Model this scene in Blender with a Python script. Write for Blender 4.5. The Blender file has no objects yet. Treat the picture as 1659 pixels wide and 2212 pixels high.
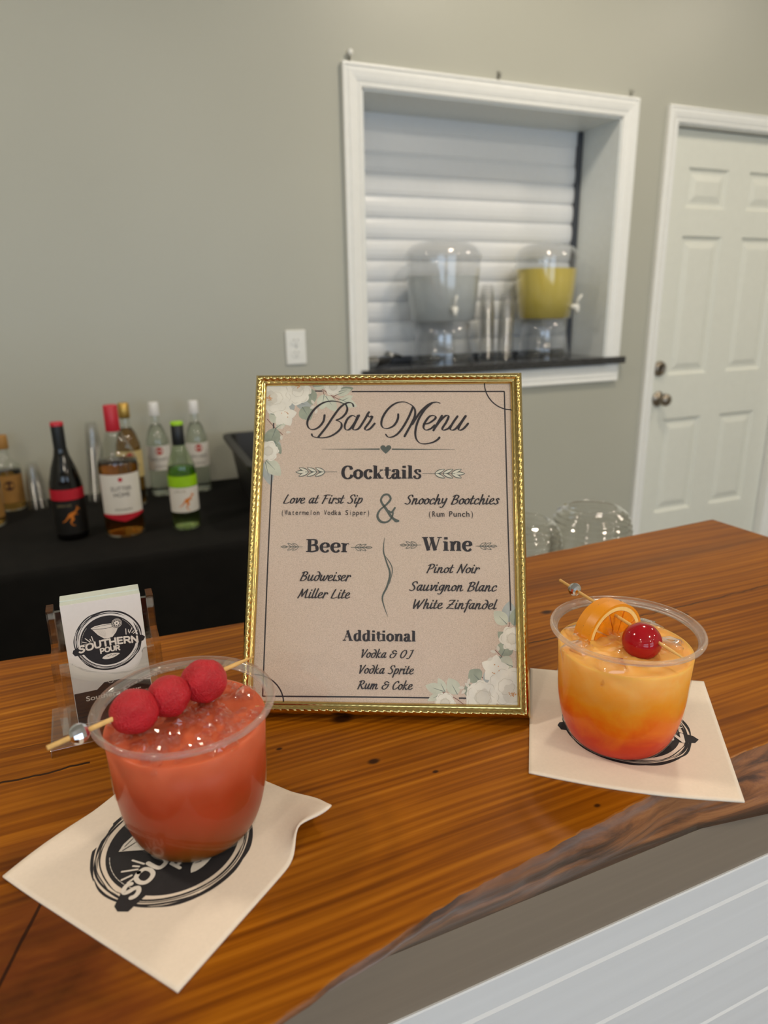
import bpy, bmesh, math, random
from mathutils import Vector, Matrix, noise

PI = math.pi
S = bpy.context.scene
COL = S.collection
rnd = random.Random(7)

# ------------------------------------------------------------------ camera
cam = bpy.data.cameras.new('camera')
camo = bpy.data.objects.new('camera', cam)
COL.objects.link(camo)
YAW, PITCH, ROLL = 0.4064, 0.2951, -0.0160
fw = Vector((math.sin(YAW) * math.cos(PITCH), math.cos(YAW) * math.cos(PITCH), -math.sin(PITCH)))
rt0 = Vector((math.cos(YAW), -math.sin(YAW), 0))
up0 = rt0.cross(fw)
rt = rt0 * math.cos(ROLL) + up0 * math.sin(ROLL)
up = -rt0 * math.sin(ROLL) + up0 * math.cos(ROLL)
CAM = Vector((0, 0, 0.2875))
camo.matrix_world = Matrix(((rt.x, up.x, -fw.x, CAM.x), (rt.y, up.y, -fw.y, CAM.y), (rt.z, up.z, -fw.z, CAM.z), (0, 0, 0, 1)))
cam.sensor_fit = 'VERTICAL'
cam.sensor_height = 36.0
cam.lens = 1483.08 * 36.0 / 2212.0
cam.clip_start = 0.02
cam.dof.use_dof = True
cam.dof.focus_distance = 0.47
cam.dof.aperture_fstop = 7.0
S.camera = camo

# ------------------------------------------------------------------ world, exposure, lights
S.view_settings.view_transform = 'Standard'
S.view_settings.look = 'None'
S.view_settings.exposure = 0.0
S.view_settings.gamma = 1.0
S.cycles.transparent_max_bounces = 96
S.cycles.max_bounces = 14
S.cycles.transmission_bounces = 12
S.cycles.glossy_bounces = 6
S.cycles.diffuse_bounces = 5
S.cycles.use_denoising = True
S.cycles.sample_clamp_indirect = 6.0

W = bpy.data.worlds.new('world')
S.world = W
W.use_nodes = True
W.node_tree.nodes['Background'].inputs[0].default_value = (0.62, 0.78, 1.0, 1)
W.node_tree.nodes['Background'].inputs[1].default_value = 1.5

FLOOR, CEIL = -1.07, 1.95
WALL = 2.35           # back wall plane
XL, XR, YF = -3.2, 4.6, -4.6


def area(name, loc, size, power, color, rot=(0, 0, 0), shape='DISK', size_y=None):
    l = bpy.data.lights.new(name, 'AREA')
    l.shape = shape
    l.size = size
    if size_y:
        l.size_y = size_y
    l.energy = power
    l.color = color
    o = bpy.data.objects.new(name, l)
    o.location = loc
    o.rotation_euler = rot
    COL.objects.link(o)
    return o


WARM = (1.0, 0.875, 0.70)
COOL = (0.66, 0.82, 1.0)
for (x, y, p) in ((-1.2, 1.2, 23), (1.55, 1.35, 19), (3.5, 1.1, 17), (-1.7, -1.1, 14), (0.9, -1.2, 16), (3.1, -1.2, 16), (-2.75, -2.3, 18), (0.9, -3.3, 18), (3.1, -3.3, 18)):
    area('ceiling_light', (x, y, CEIL - 0.03), 0.28, p, WARM)
for x in (-1.6, 1.9):
    area('daylight', (x, YF + 0.12, 0.35), 2.6, 34, COOL, (PI / 2, 0, 0), 'RECTANGLE', 1.9)
for k in range(7):
    for (x0, x1) in ((2.6, 3.4), (0.9, 1.9)):
        t = k / 6
        l = bpy.data.lights.new('string_bulb', 'POINT')
        l.energy = 1.6
        l.color = (1.0, 0.78, 0.5)
        l.shadow_soft_size = 0.02
        o = bpy.data.objects.new('string_bulb', l)
        o.location = (x0 + (x1 - x0) * t, -0.7 - 3.4 * t, 1.62 - 0.25 * math.sin(PI * t))
        COL.objects.link(o)


# ------------------------------------------------------------------ materials
def lin(c):
    c = c / 255.0
    return c / 12.92 if c <= 0.04045 else ((c + 0.055) / 1.055) ** 2.4


def rgb(r, g, b):
    return (lin(r), lin(g), lin(b), 1.0)


class NT:
    def __init__(s, name):
        s.m = bpy.data.materials.new(name)
        s.m.use_nodes = True
        s.t = s.m.node_tree
        s.bsdf = s.t.nodes['Principled BSDF']
        s.out = s.t.nodes['Material Output']

    def n(s, typ, **kw):
        nd = s.t.nodes.new(typ)
        for k, v in kw.items():
            if k.startswith('i_'):
                key = k[2:]
                key = int(key) if key.isdigit() else key
                s.put(v, nd.inputs[key])
            else:
                setattr(nd, k, v)
        return nd

    def put(s, v, inp):
        if isinstance(v, bpy.types.NodeSocket):
            s.t.links.new(v, inp)
        else:
            inp.default_value = v

    def math(s, op, a, b=0.0, c=None):
        nd = s.t.nodes.new('ShaderNodeMath')
        nd.operation = op
        s.put(a, nd.inputs[0])
        s.put(b, nd.inputs[1])
        if c is not None:
            s.put(c, nd.inputs[2])
        return nd.outputs[0]

    def ramp(s, fac, stops, interp='LINEAR'):
        nd = s.t.nodes.new('ShaderNodeValToRGB')
        nd.color_ramp.interpolation = interp
        el = nd.color_ramp.elements
        while len(el) < len(stops):
            el.new(0.5)
        for e, (p, c) in zip(el, stops):
            e.position = p
            e.color = c if len(c) == 4 else (*c, 1)
        s.put(fac, nd.inputs[0])
        return nd.outputs[0]

    def mix(s, fac, a, b, blend='MIX'):
        nd = s.t.nodes.new('ShaderNodeMix')
        nd.data_type = 'RGBA'
        nd.blend_type = blend
        s.put(fac, nd.inputs[0])
        s.put(a, nd.inputs[6])
        s.put(b, nd.inputs[7])
        return nd.outputs[2]

    def obj(s, scale=(1, 1, 1), loc=(0, 0, 0)):
        tc = s.n('ShaderNodeTexCoord')
        mp = s.n('ShaderNodeMapping')
        mp.inputs['Scale'].default_value = scale
        mp.inputs['Location'].default_value = loc
        s.t.links.new(tc.outputs['Object'], mp.inputs[0])
        return mp.outputs[0]

    def noise(s, vec, scale, detail=3, rough=0.5, dist=0.0):
        nd = s.n('ShaderNodeTexNoise')
        s.put(vec, nd.inputs['Vector'])
        nd.inputs['Scale'].default_value = scale
        nd.inputs['Detail'].default_value = detail
        nd.inputs['Roughness'].default_value = rough
        nd.inputs['Distortion'].default_value = dist
        return nd.outputs[0]

    def bump(s, h, strength=0.2, dist=0.001):
        nd = s.n('ShaderNodeBump')
        nd.inputs['Strength'].default_value = strength
        nd.inputs['Distance'].default_value = dist
        s.put(h, nd.inputs['Height'])
        s.t.links.new(nd.outputs[0], s.bsdf.inputs['Normal'])

    def set(s, **kw):
        for k, v in kw.items():
            s.put(v, s.bsdf.inputs[k.replace('_', ' ')])
        return s


def plain(name, color, rough=0.5, vary=0.06, scale=40.0, metal=0.0, bump=0.0, **kw):
    """painted / plastic / paper surface with slight procedural variation"""
    a = NT(name)
    v = a.obj()
    f = a.noise(v, scale, 3)
    c0 = tuple(min(1, x * (1 - vary)) for x in color[:3]) + (1,)
    c1 = tuple(min(1, x * (1 + vary)) for x in color[:3]) + (1,)
    col = a.ramp(f, [(0.3, c0), (0.7, c1)])
    a.set(Base_Color=col, Roughness=rough, Metallic=metal)
    if bump:
        a.bump(f, bump)
    for k, val in kw.items():
        a.bsdf.inputs[k.replace('_', ' ')].default_value = val
    return a.m


def clear(name, tint=(1, 1, 1, 1), ior=1.5, rough=0.03, boost=1.0):
    """thin clear wall: transparent with a Fresnel-weighted gloss"""
    a = NT(name)
    tr = a.n('ShaderNodeBsdfTransparent')
    tr.inputs[0].default_value = tint
    gl = a.n('ShaderNodeBsdfGlossy')
    gl.inputs['Roughness'].default_value = rough
    gl.inputs['Color'].default_value = (1, 1, 1, 1)
    fr = a.n('ShaderNodeFresnel')
    gm = a.n('ShaderNodeNewGeometry')
    a.put(a.math('ADD', ior, a.math('MULTIPLY', gm.outputs['Backfacing'], 1.0 / ior - ior)), fr.inputs['IOR'])
    f = a.math('MINIMUM', a.math('MULTIPLY', fr.outputs[0], boost), 1.0)
    mx = a.n('ShaderNodeMixShader')
    a.t.links.new(f, mx.inputs[0])
    a.t.links.new(tr.outputs[0], mx.inputs[1])
    a.t.links.new(gl.outputs[0], mx.inputs[2])
    a.t.links.new(mx.outputs[0], a.out.inputs[0])
    return a.m


def glass(name, color=(1, 1, 1, 1), ior=1.45, rough=0.0, trans=1.0, **kw):
    a = NT(name)
    f = a.noise(a.obj(), 60, 2)
    col = a.ramp(f, [(0, tuple(x * 0.97 for x in color[:3]) + (1,)), (1, color)])
    a.set(Base_Color=col, Roughness=rough, IOR=ior)
    a.bsdf.inputs['Transmission Weight'].default_value = trans
    for k, val in kw.items():
        a.bsdf.inputs[k.replace('_', ' ')].default_value = val
    return a.m


def blend(m, t):
    """let part of the light pass straight through a clear solid"""
    nt = m.node_tree
    mx = nt.nodes.new('ShaderNodeMixShader')
    tr = nt.nodes.new('ShaderNodeBsdfTransparent')
    mx.inputs[0].default_value = t
    nt.links.new(nt.nodes['Principled BSDF'].outputs[0], mx.inputs[1])
    nt.links.new(tr.outputs[0], mx.inputs[2])
    nt.links.new(mx.outputs[0], nt.nodes['Material Output'].inputs[0])
    return m


M = {}
# wall paint: warm grey, faint roller texture and sheen
a = NT('wall_paint')
v = a.obj()
f = a.noise(v, 1.3, 2)
a.set(Base_Color=a.ramp(f, [(0.3, rgb(172, 172, 160)), (0.7, rgb(177, 177, 165))]), Roughness=0.42)
a.bump(a.noise(v, 260, 2), 0.08)
M['wall'] = a.m
M['white_trim'] = plain('white_trim_paint', rgb(234, 235, 232), 0.35, 0.015)
M['door_paint'] = plain('door_paint', rgb(219, 221, 212), 0.4, 0.015)
M['ceiling'] = plain('ceiling_paint', rgb(225, 222, 214), 0.8, 0.02, 3)
M['floor'] = plain('floor_concrete', rgb(120, 112, 102), 0.5, 0.12, 4)
M['jamb'] = plain('jamb_paint', rgb(222, 227, 227), 0.45, 0.02)
M['shutter'] = plain('shutter_slat', rgb(226, 228, 230), 0.28, 0.01)
M['dark_rail'] = plain('dark_rail', rgb(60, 64, 72), 0.4)
M['nickel'] = plain('satin_nickel', rgb(150, 140, 128), 0.28, 0.04, metal=1.0)
M['steel'] = plain('steel', rgb(170, 170, 170), 0.25, 0.05, metal=1.0)
M['white_plastic'] = plain('white_plastic', rgb(228, 228, 222), 0.3, 0.01)
M['outlet_slot'] = plain('outlet_slot', rgb(120, 118, 112), 0.5)

# black speckled stone
a = NT('black_granite')
v = a.obj()
f = a.noise(v, 420, 2)
g = a.noise(v, 60, 3)
c = a.mix(a.ramp(f, [(0.52, (0, 0, 0, 1)), (0.62, (1, 1, 1, 1))]), a.ramp(g, [(0.3, rgb(22, 22, 24)), (0.7, rgb(40, 40, 43))]), rgb(95, 94, 92))
a.set(Base_Color=c, Roughness=0.12)
M['granite'] = a.m

# black cloth
a = NT('black_cloth')
v = a.obj()
f = a.noise(v, 18, 4)
a.set(Base_Color=a.ramp(f, [(0.3, rgb(10, 10, 10)), (0.7, rgb(17, 16, 15))]), Roughness=0.9)
a.bsdf.inputs['Specular IOR Level'].default_value = 0.2
a.bump(a.noise(v, 900, 2), 0.15)
M['cloth'] = a.m
M['black_plastic'] = plain('black_plastic', rgb(20, 20, 21), 0.45, 0.1)

# varnished live-edge wood (object coordinates: x runs with the grain)
a = NT('varnished_slab')
tc = a.n('ShaderNodeTexCoord')
P = tc.outputs['Object']
warp = a.noise(a.obj((1.6, 5, 1)), 1.3, 2)
sep = a.n('ShaderNodeSeparateXYZ', i_0=P)
X, Y = sep.outputs[0], sep.outputs[1]
yw = a.math('ADD', Y, a.math('MULTIPLY', a.math('SUBTRACT', warp, 0.5), 0.045))
ring = a.math('SINE', a.math('MULTIPLY', yw, 470.0))
ring2 = a.math('SINE', a.math('MULTIPLY', yw, 1130.0))
fine = a.noise(a.obj((3.0, 330, 1)), 1.0, 4, 0.6)
streak = a.noise(a.obj((1.6, 42, 1)), 1.0, 4, 0.6)
blot = a.noise(a.obj((4, 9, 1)), 1.0, 4, 0.6)
g = a.math('ADD', a.math('MULTIPLY', ring, 0.07), a.math('MULTIPLY', ring2, 0.075))
g = a.math('ADD', g, a.math('MULTIPLY', a.math('SUBTRACT', fine, 0.5), 0.75))
g = a.math('ADD', g, a.math('MULTIPLY', a.math('SUBTRACT', streak, 0.5), 0.5))
g = a.math('ADD', g, a.math('MULTIPLY', a.math('SUBTRACT', blot, 0.5), 0.5))
g = a.math('ADD', g, 0.5)
col = a.ramp(g, [(0.05, rgb(80, 40, 3)), (0.38, rgb(122, 66, 6)), (0.62, rgb(150, 88, 12)), (0.95, rgb(180, 116, 34))])


def blobmask(cx, cy, sx, sy, soft=0.5, wob=0.35):
    dx = a.math('DIVIDE', a.math('SUBTRACT', X, cx), sx)
    dy = a.math('DIVIDE', a.math('SUBTRACT', Y, cy), sy)
    d = a.math('SQRT', a.math('ADD', a.math('MULTIPLY', dx, dx), a.math('MULTIPLY', dy, dy)))
    d = a.math('ADD', d, a.math('MULTIPLY', a.math('SUBTRACT', blot, 0.5), wob * 2))
    mr = a.n('ShaderNodeMapRange')
    mr.interpolation_type = 'SMOOTHSTEP'
    a.put(d, mr.inputs['Value'])
    mr.inputs['From Min'].default_value = 1.0
    mr.inputs['From Max'].default_value = 1.0 - soft
    return mr.outputs[0]


# figured dark heartwood at the near left, and a band along the back
heart = blobmask(-0.055, 0.275, 0.085, 0.085, 0.8, 1.0)
hcol = a.ramp(a.noise(a.obj((9, 30, 1), (0.2, 0.1, 0)), 1.0, 4, 0.6, 1.2), [(0.3, rgb(58, 28, 14)), (0.55, rgb(104, 52, 22)), (0.8, rgb(140, 82, 30))])
col = a.mix(a.math('MULTIPLY', heart, 0.85), col, hcol)
heart2 = blobmask(-0.055, 0.365, 0.055, 0.022, 0.9, 0.8)
col = a.mix(a.math('MULTIPLY', heart2, 0.6), col, hcol)
band = blobmask(0.58, 0.555, 0.30, 0.022, 0.8, 0.5)
col = a.mix(a.math('MULTIPLY', band, 0.5), col, rgb(96, 56, 24))
# knots and drying cracks
for (kx, ky, ks) in ((0.1413, 0.4104, 0.0075), (0.382, 0.4944, 0.006), (0.143, 0.356, 0.0035), (0.2479, 0.2625, 0.0022), (0.497, 0.434, 0.004), (0.09, 0.395, 0.002), (0.175, 0.33, 0.0018)):
    col = a.mix(a.math('MULTIPLY', blobmask(kx, ky, ks * 1.5, ks, 0.7, 0.5), 0.9), col, rgb(34, 16, 8))
wav = a.math('MULTIPLY', a.math('SUBTRACT', a.noise(a.obj((30, 0.01, 1)), 1.0, 3), 0.5), 0.010)
for (cy, x0, x1, wd, dk) in ((0.449, 0.30, 0.70, 0.0007, 0.9), (0.434, -0.4, -0.028, 0.0010, 0.9), (0.470, -0.9, 0.06, 0.0005, 0.5), (0.52, 0.42, 0.8, 0.0005, 0.35)):
    d = a.math('ABSOLUTE', a.math('SUBTRACT', Y, a.math('ADD', wav, cy)))
    line = a.math('LESS_THAN', d, wd)
    line = a.math('MULTIPLY', line, a.math('MULTIPLY', a.math('GREATER_THAN', X, x0), a.math('LESS_THAN', X, x1)))
    col = a.mix(a.math('MULTIPLY', line, dk), col, rgb(26, 14, 8))
# one crack running across the grain in the heartwood
dc = a.math('ABSOLUTE', a.math('SUBTRACT', a.math('ADD', X, a.math('MULTIPLY', wav, 0.6)), a.math('ADD', -0.098, a.math('MULTIPLY', a.math('SUBTRACT', Y, 0.20), 0.36))))
line = a.math('MULTIPLY', a.math('LESS_THAN', dc, 0.0009), a.math('LESS_THAN', Y, 0.335))
col = a.mix(a.math('MULTIPLY', line, 0.8), col, rgb(22, 12, 8))
a.set(Base_Color=col, Roughness=0.34)
a.bsdf.inputs['Specular IOR Level'].default_value = 0.10
a.bsdf.inputs['Coat Weight'].default_value = 0.04
a.bsdf.inputs['Coat Roughness'].default_value = 0.16
a.bump(fine, 0.06)
M['slab'] = a.m

a = NT('live_edge_bark')
f = a.noise(a.obj((12, 30, 60)), 1.0, 5, 0.65, 0.8)
g = a.noise(a.obj((4, 4, 40), (3, 0, 0)), 1.0, 4, 0.6, 0.5)
c = a.ramp(f, [(0.30, rgb(34, 20, 12)), (0.44, rgb(80, 48, 28)), (0.56, rgb(134, 82, 44)), (0.72, rgb(168, 112, 66))])
c = a.mix(a.ramp(g, [(0.50, (0, 0, 0, 1)), (0.66, (0.85, 0.85, 0.85, 1))]), c, rgb(116, 100, 96))
a.set(Base_Color=c, Roughness=0.4)
a.bsdf.inputs['Coat Weight'].default_value = 0.5
a.bsdf.inputs['Coat Roughness'].default_value = 0.15
a.bump(f, 0.5, 0.002)
M['bark'] = a.m

a = NT('taupe_apron_paint')
f = a.noise(a.obj((2, 1, 160)), 1.0, 3)
a.set(Base_Color=a.ramp(f, [(0.3, rgb(118, 106, 93)), (0.7, rgb(125, 113, 99))]), Roughness=0.45)
a.bump(f, 0.1)
M['taupe'] = a.m
a = NT('white_siding_paint')
f = a.noise(a.obj((2, 1, 140)), 1.0, 3)
a.set(Base_Color=a.ramp(f, [(0.3, rgb(205, 207, 210)), (0.7, rgb(210, 212, 215))]), Roughness=0.35)
M['siding'] = a.m

# gold frame, paper, ink
M['gold'] = plain('gold_foil', rgb(216, 190, 122), 0.14, 0.08, 120, metal=1.0)
a = NT('menu_paper')
v = a.obj()
f = a.noise(v, 1900, 2, 0.8)
g = a.noise(v, 14, 4)
c = a.ramp(f, [(0.25, rgb(166, 148, 130)), (0.45, rgb(200, 180, 160)), (0.55, rgb(206, 186, 166)), (0.78, rgb(228, 208, 188))])
c = a.mix(a.math('MULTIPLY', g, 0.6), c, a.ramp(f, [(0.25, rgb(164, 144, 134)), (0.45, rgb(198, 174, 160)), (0.55, rgb(204, 181, 168)), (0.78, rgb(224, 202, 188))]))
a.set(Base_Color=c, Roughness=0.8)
M['paper'] = a.m
M['ink'] = plain('dark_ink', rgb(34, 27, 32), 0.7, 0.12, 900)
M['ink_green'] = plain('grey_green_ink', rgb(82, 88, 82), 0.7, 0.08, 600)
M['pane'] = clear('picture_glass', (0.99, 0.99, 0.99, 1), 1.3, 0.05, 0.8)
M['petal'] = plain('petal_print', rgb(226, 220, 206), 0.8, 0.07, 90)
M['petal2'] = plain('petal_shade_print', rgb(212, 205, 190), 0.8, 0.07, 90)
M['leaf'] = plain('sage_leaf_print', rgb(150, 156, 138), 0.8, 0.18, 110)
M['leaf_pale'] = plain('pale_leaf_print', rgb(196, 197, 178), 0.8, 0.1, 110)
M['leaf_blue'] = plain('blue_leaf_print', rgb(168, 172, 168), 0.8, 0.12, 110)
M['leaf_vein'] = plain('leaf_vein_print', rgb(98, 110, 104), 0.8)
M['leaf_fill'] = plain('ivory_leaf_print', rgb(214, 208, 190), 0.8, 0.05, 200)
M['petal_line'] = plain('petal_line_print', rgb(186, 176, 156), 0.8, 0.08, 200)
M['twig'] = plain('twig_print', rgb(122, 82, 72), 0.8)
M['stamen'] = plain('stamen_print', rgb(204, 148, 98), 0.8, 0.2, 400)
M['board'] = plain('black_backing_board', rgb(26, 24, 23), 0.8)
M['napkin'] = plain('napkin_paper', rgb(228, 214, 198), 0.9, 0.02, 500, bump=0.05)
M['napkin_ink'] = plain('napkin_ink', rgb(34, 31, 34), 0.8, 0.12, 300)
M['white_ink'] = plain('white_print', rgb(224, 216, 206), 0.8, 0.03, 300)
M['card'] = plain('card_stock', rgb(224, 219, 214), 0.55, 0.015, 300)
M['card_edge'] = plain('card_stock_pale_green', rgb(204, 209, 200), 0.6, 0.02, 300)
M['card_ink'] = plain('card_ink', rgb(26, 23, 25), 0.5, 0.1, 300)
M['acrylic'] = clear('clear_acrylic', (0.93, 0.935, 0.925, 1), 1.5, 0.03, 1.8)
M['acrylic_edge'] = blend(glass('clear_acrylic_side', (0.98, 0.985, 0.98, 1), 1.49), 0.6)
M['cup_wall'] = clear('clear_cup_plastic', (0.985, 0.985, 0.985, 1), 1.35, 0.06, 0.45)
M['cup_rim'] = blend(glass('clear_cup_rim', (0.96, 0.955, 0.95, 1), 1.5, 0.07, 0.9), 0.55)
M['ice'] = clear('ice', (0.985, 0.955, 0.94, 1), 1.33, 0.06, 2.6)

a = NT('watermelon_drink')
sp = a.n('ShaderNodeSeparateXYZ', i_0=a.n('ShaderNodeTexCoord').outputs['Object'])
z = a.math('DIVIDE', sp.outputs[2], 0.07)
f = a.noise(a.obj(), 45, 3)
c = a.ramp(a.math('ADD', z, a.math('MULTIPLY', a.math('SUBTRACT', f, 0.5), 0.35)), [(0.0, rgb(96, 64, 12)), (0.28, rgb(136, 57, 18)), (0.6, rgb(166, 62, 30)), (1.0, rgb(198, 98, 66))])  # browner, darker stops toward the base paint the shading into the drink colour
a.set(Base_Color=c, Roughness=0.35)
a.bsdf.inputs['Specular IOR Level'].default_value = 0.12
a.bsdf.inputs['Subsurface Weight'].default_value = 0.5
a.bsdf.inputs['Subsurface Radius'].default_value = (0.012, 0.005, 0.004)
a.bsdf.inputs['Subsurface Scale'].default_value = 1.0
M['pink_drink'] = a.m
a = NT('sunset_drink')
sp = a.n('ShaderNodeSeparateXYZ', i_0=a.n('ShaderNodeTexCoord').outputs['Object'])
z = a.math('DIVIDE', sp.outputs[2], 0.07)
f = a.noise(a.obj(), 55, 4, 0.6, 0.6)
c = a.ramp(a.math('ADD', z, a.math('MULTIPLY', a.math('SUBTRACT', f, 0.5), 0.5)), [(0.0, rgb(184, 36, 6)), (0.2, rgb(204, 58, 6)), (0.42, rgb(228, 108, 8)), (0.62, rgb(232, 146, 30)), (1.0, rgb(232, 174, 92))])
a.set(Base_Color=c, Roughness=0.35)
a.bsdf.inputs['Specular IOR Level'].default_value = 0.12
a.bsdf.inputs['Subsurface Weight'].default_value = 0.5
a.bsdf.inputs['Subsurface Radius'].default_value = (0.012, 0.006, 0.002)
a.bsdf.inputs['Subsurface Scale'].default_value = 1.0
M['orange_drink'] = a.m

a = NT('watermelon_flesh')
v = a.obj()
f = a.noise(v, 700, 3, 0.7)
g = a.noise(v, 120, 3)
a.set(Base_Color=a.mix(a.math('MULTIPLY', f, 0.5), a.ramp(g, [(0.3, rgb(172, 10, 24)), (0.7, rgb(200, 22, 38))]), rgb(204, 34, 48)), Roughness=0.34)
a.bsdf.inputs['Subsurface Weight'].default_value = 0.15
a.bsdf.inputs['Subsurface Radius'].default_value = (0.006, 0.001, 0.001)
a.bsdf.inputs['Subsurface Scale'].default_value = 1.0
a.bump(f, 0.9, 0.002)
M['melon'] = a.m
M['bamboo'] = plain('bamboo', rgb(222, 176, 104), 0.5, 0.1, 300)
M['chrome'] = plain('mirror_bead', rgb(225, 225, 228), 0.05, 0.02, metal=1.0)
M['cherry'] = plain('cherry_skin', rgb(158, 8, 22), 0.07, 0.12, 80)
a = NT('orange_peel')
f = a.noise(a.obj(), 900, 2)
g = a.noise(a.obj(), 420, 2)
c = a.mix(a.ramp(g, [(0.70, (0, 0, 0, 1)), (0.74, (1, 1, 1, 1))]), rgb(226, 142, 12), rgb(120, 70, 10))
a.set(Base_Color=c, Roughness=0.35)
a.bump(f, 0.10, 0.0003)
M['peel'] = a.m
M['pith'] = plain('orange_pith', rgb(244, 206, 128), 0.5, 0.05, 500)
M['pulp'] = plain('orange_pulp', rgb(232, 138, 14), 0.18, 0.12, 260)
M['dark_spot'] = plain('peel_spot', rgb(60, 36, 14), 0.6)

# bottles and jars
M['flint'] = clear('flint_glass', (0.93, 0.95, 0.93, 1), 1.5, 0.03, 1.3)
M['green_glass'] = clear('green_glass', (0.80, 0.90, 0.74, 1), 1.5, 0.03, 1.3)
M['spirit'] = glass('clear_spirit', (0.90, 0.96, 0.92, 1), 1.2, 0.0)
M['white_wine'] = glass('white_wine', (0.74, 0.80, 0.46, 1), 1.2, 0.0)
M['rose_wine'] = glass('amber_wine', (0.62, 0.25, 0.035, 1), 1.2, 0.0)
M['gold_rum'] = glass('gold_rum', (0.50, 0.26, 0.05, 1), 1.2, 0.0)
M['tequila'] = glass('amber_spirit', (0.62, 0.36, 0.10, 1), 1.2, 0.0)
M['black_glass'] = plain('near_black_glass', rgb(10, 9, 9), 0.06, 0.1)
M['red_foil'] = plain('red_foil', rgb(184, 30, 48), 0.35, 0.06)
M['gold_foil_cap'] = plain('gold_cap', rgb(196, 160, 84), 0.3, 0.06, metal=0.8)
M['white_cap'] = plain('white_cap', rgb(222, 222, 222), 0.35, 0.02)
M['black_cap'] = plain('black_cap', rgb(18, 22, 26), 0.35)
M['green_foil'] = plain('lime_foil', rgb(148, 198, 22), 0.4, 0.06)
M['label_white'] = plain('label_white', rgb(216, 212, 206), 0.6, 0.02)
M['label_cream'] = plain('label_cream', rgb(206, 186, 130), 0.6, 0.04)
M['label_brown'] = plain('label_brown', rgb(158, 116, 58), 0.6, 0.08)
M['label_dark'] = plain('label_dark', rgb(14, 13, 13), 0.5)
M['label_ink'] = plain('label_ink', rgb(52, 50, 54), 0.6)
M['emblem_red'] = plain('emblem_red', rgb(176, 52, 42), 0.5)
M['emblem_orange'] = plain('emblem_orange', rgb(206, 118, 32), 0.5, 0.15, 200)
M['emblem_brown'] = plain('emblem_brown', rgb(70, 40, 22), 0.5)
M['tan_ink'] = plain('tan_ink', rgb(140, 128, 96), 0.6)
M['thin_cup'] = clear('stack_cup_plastic', (0.972, 0.972, 0.970, 1), 1.45, 0.14, 1.0)
M['jug'] = clear('dispenser_plastic', (0.90, 0.905, 0.91, 1), 1.5, 0.05, 1.6)
M['jar'] = clear('jar_glass', (0.90, 0.90, 0.87, 1), 1.55, 0.04, 2.4)
M['water'] = glass('iced_water', (0.70, 0.74, 0.75, 1), 1.12, 0.3, 0.5)
M['lemonade'] = glass('lemonade', rgb(220, 202, 104), 1.15, 0.3, 0.2)
M['hook_clear'] = clear('hook_plastic', (0.92, 0.92, 0.91, 1), 1.5, 0.1, 1.5)


# ------------------------------------------------------------------ mesh helpers
def catmull(pts, n=8):
    if len(pts) < 3:
        return [tuple(p) for p in pts]
    out = []
    P = [pts[0]] + list(pts) + [pts[-1]]
    for i in range(1, len(P) - 2):
        p0, p1, p2, p3 = P[i - 1], P[i], P[i + 1], P[i + 2]
        for k in range(n):
            t = k / n
            out.append(tuple(0.5 * (2 * b + (c - a_) * t + (2 * a_ - 5 * b + 4 * c - d) * t * t + (3 * b - a_ - 3 * c + d) * t ** 3)
                             for a_, b, c, d in zip(p0, p1, p2, p3)))
    out.append(tuple(pts[-1]))
    return out


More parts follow.
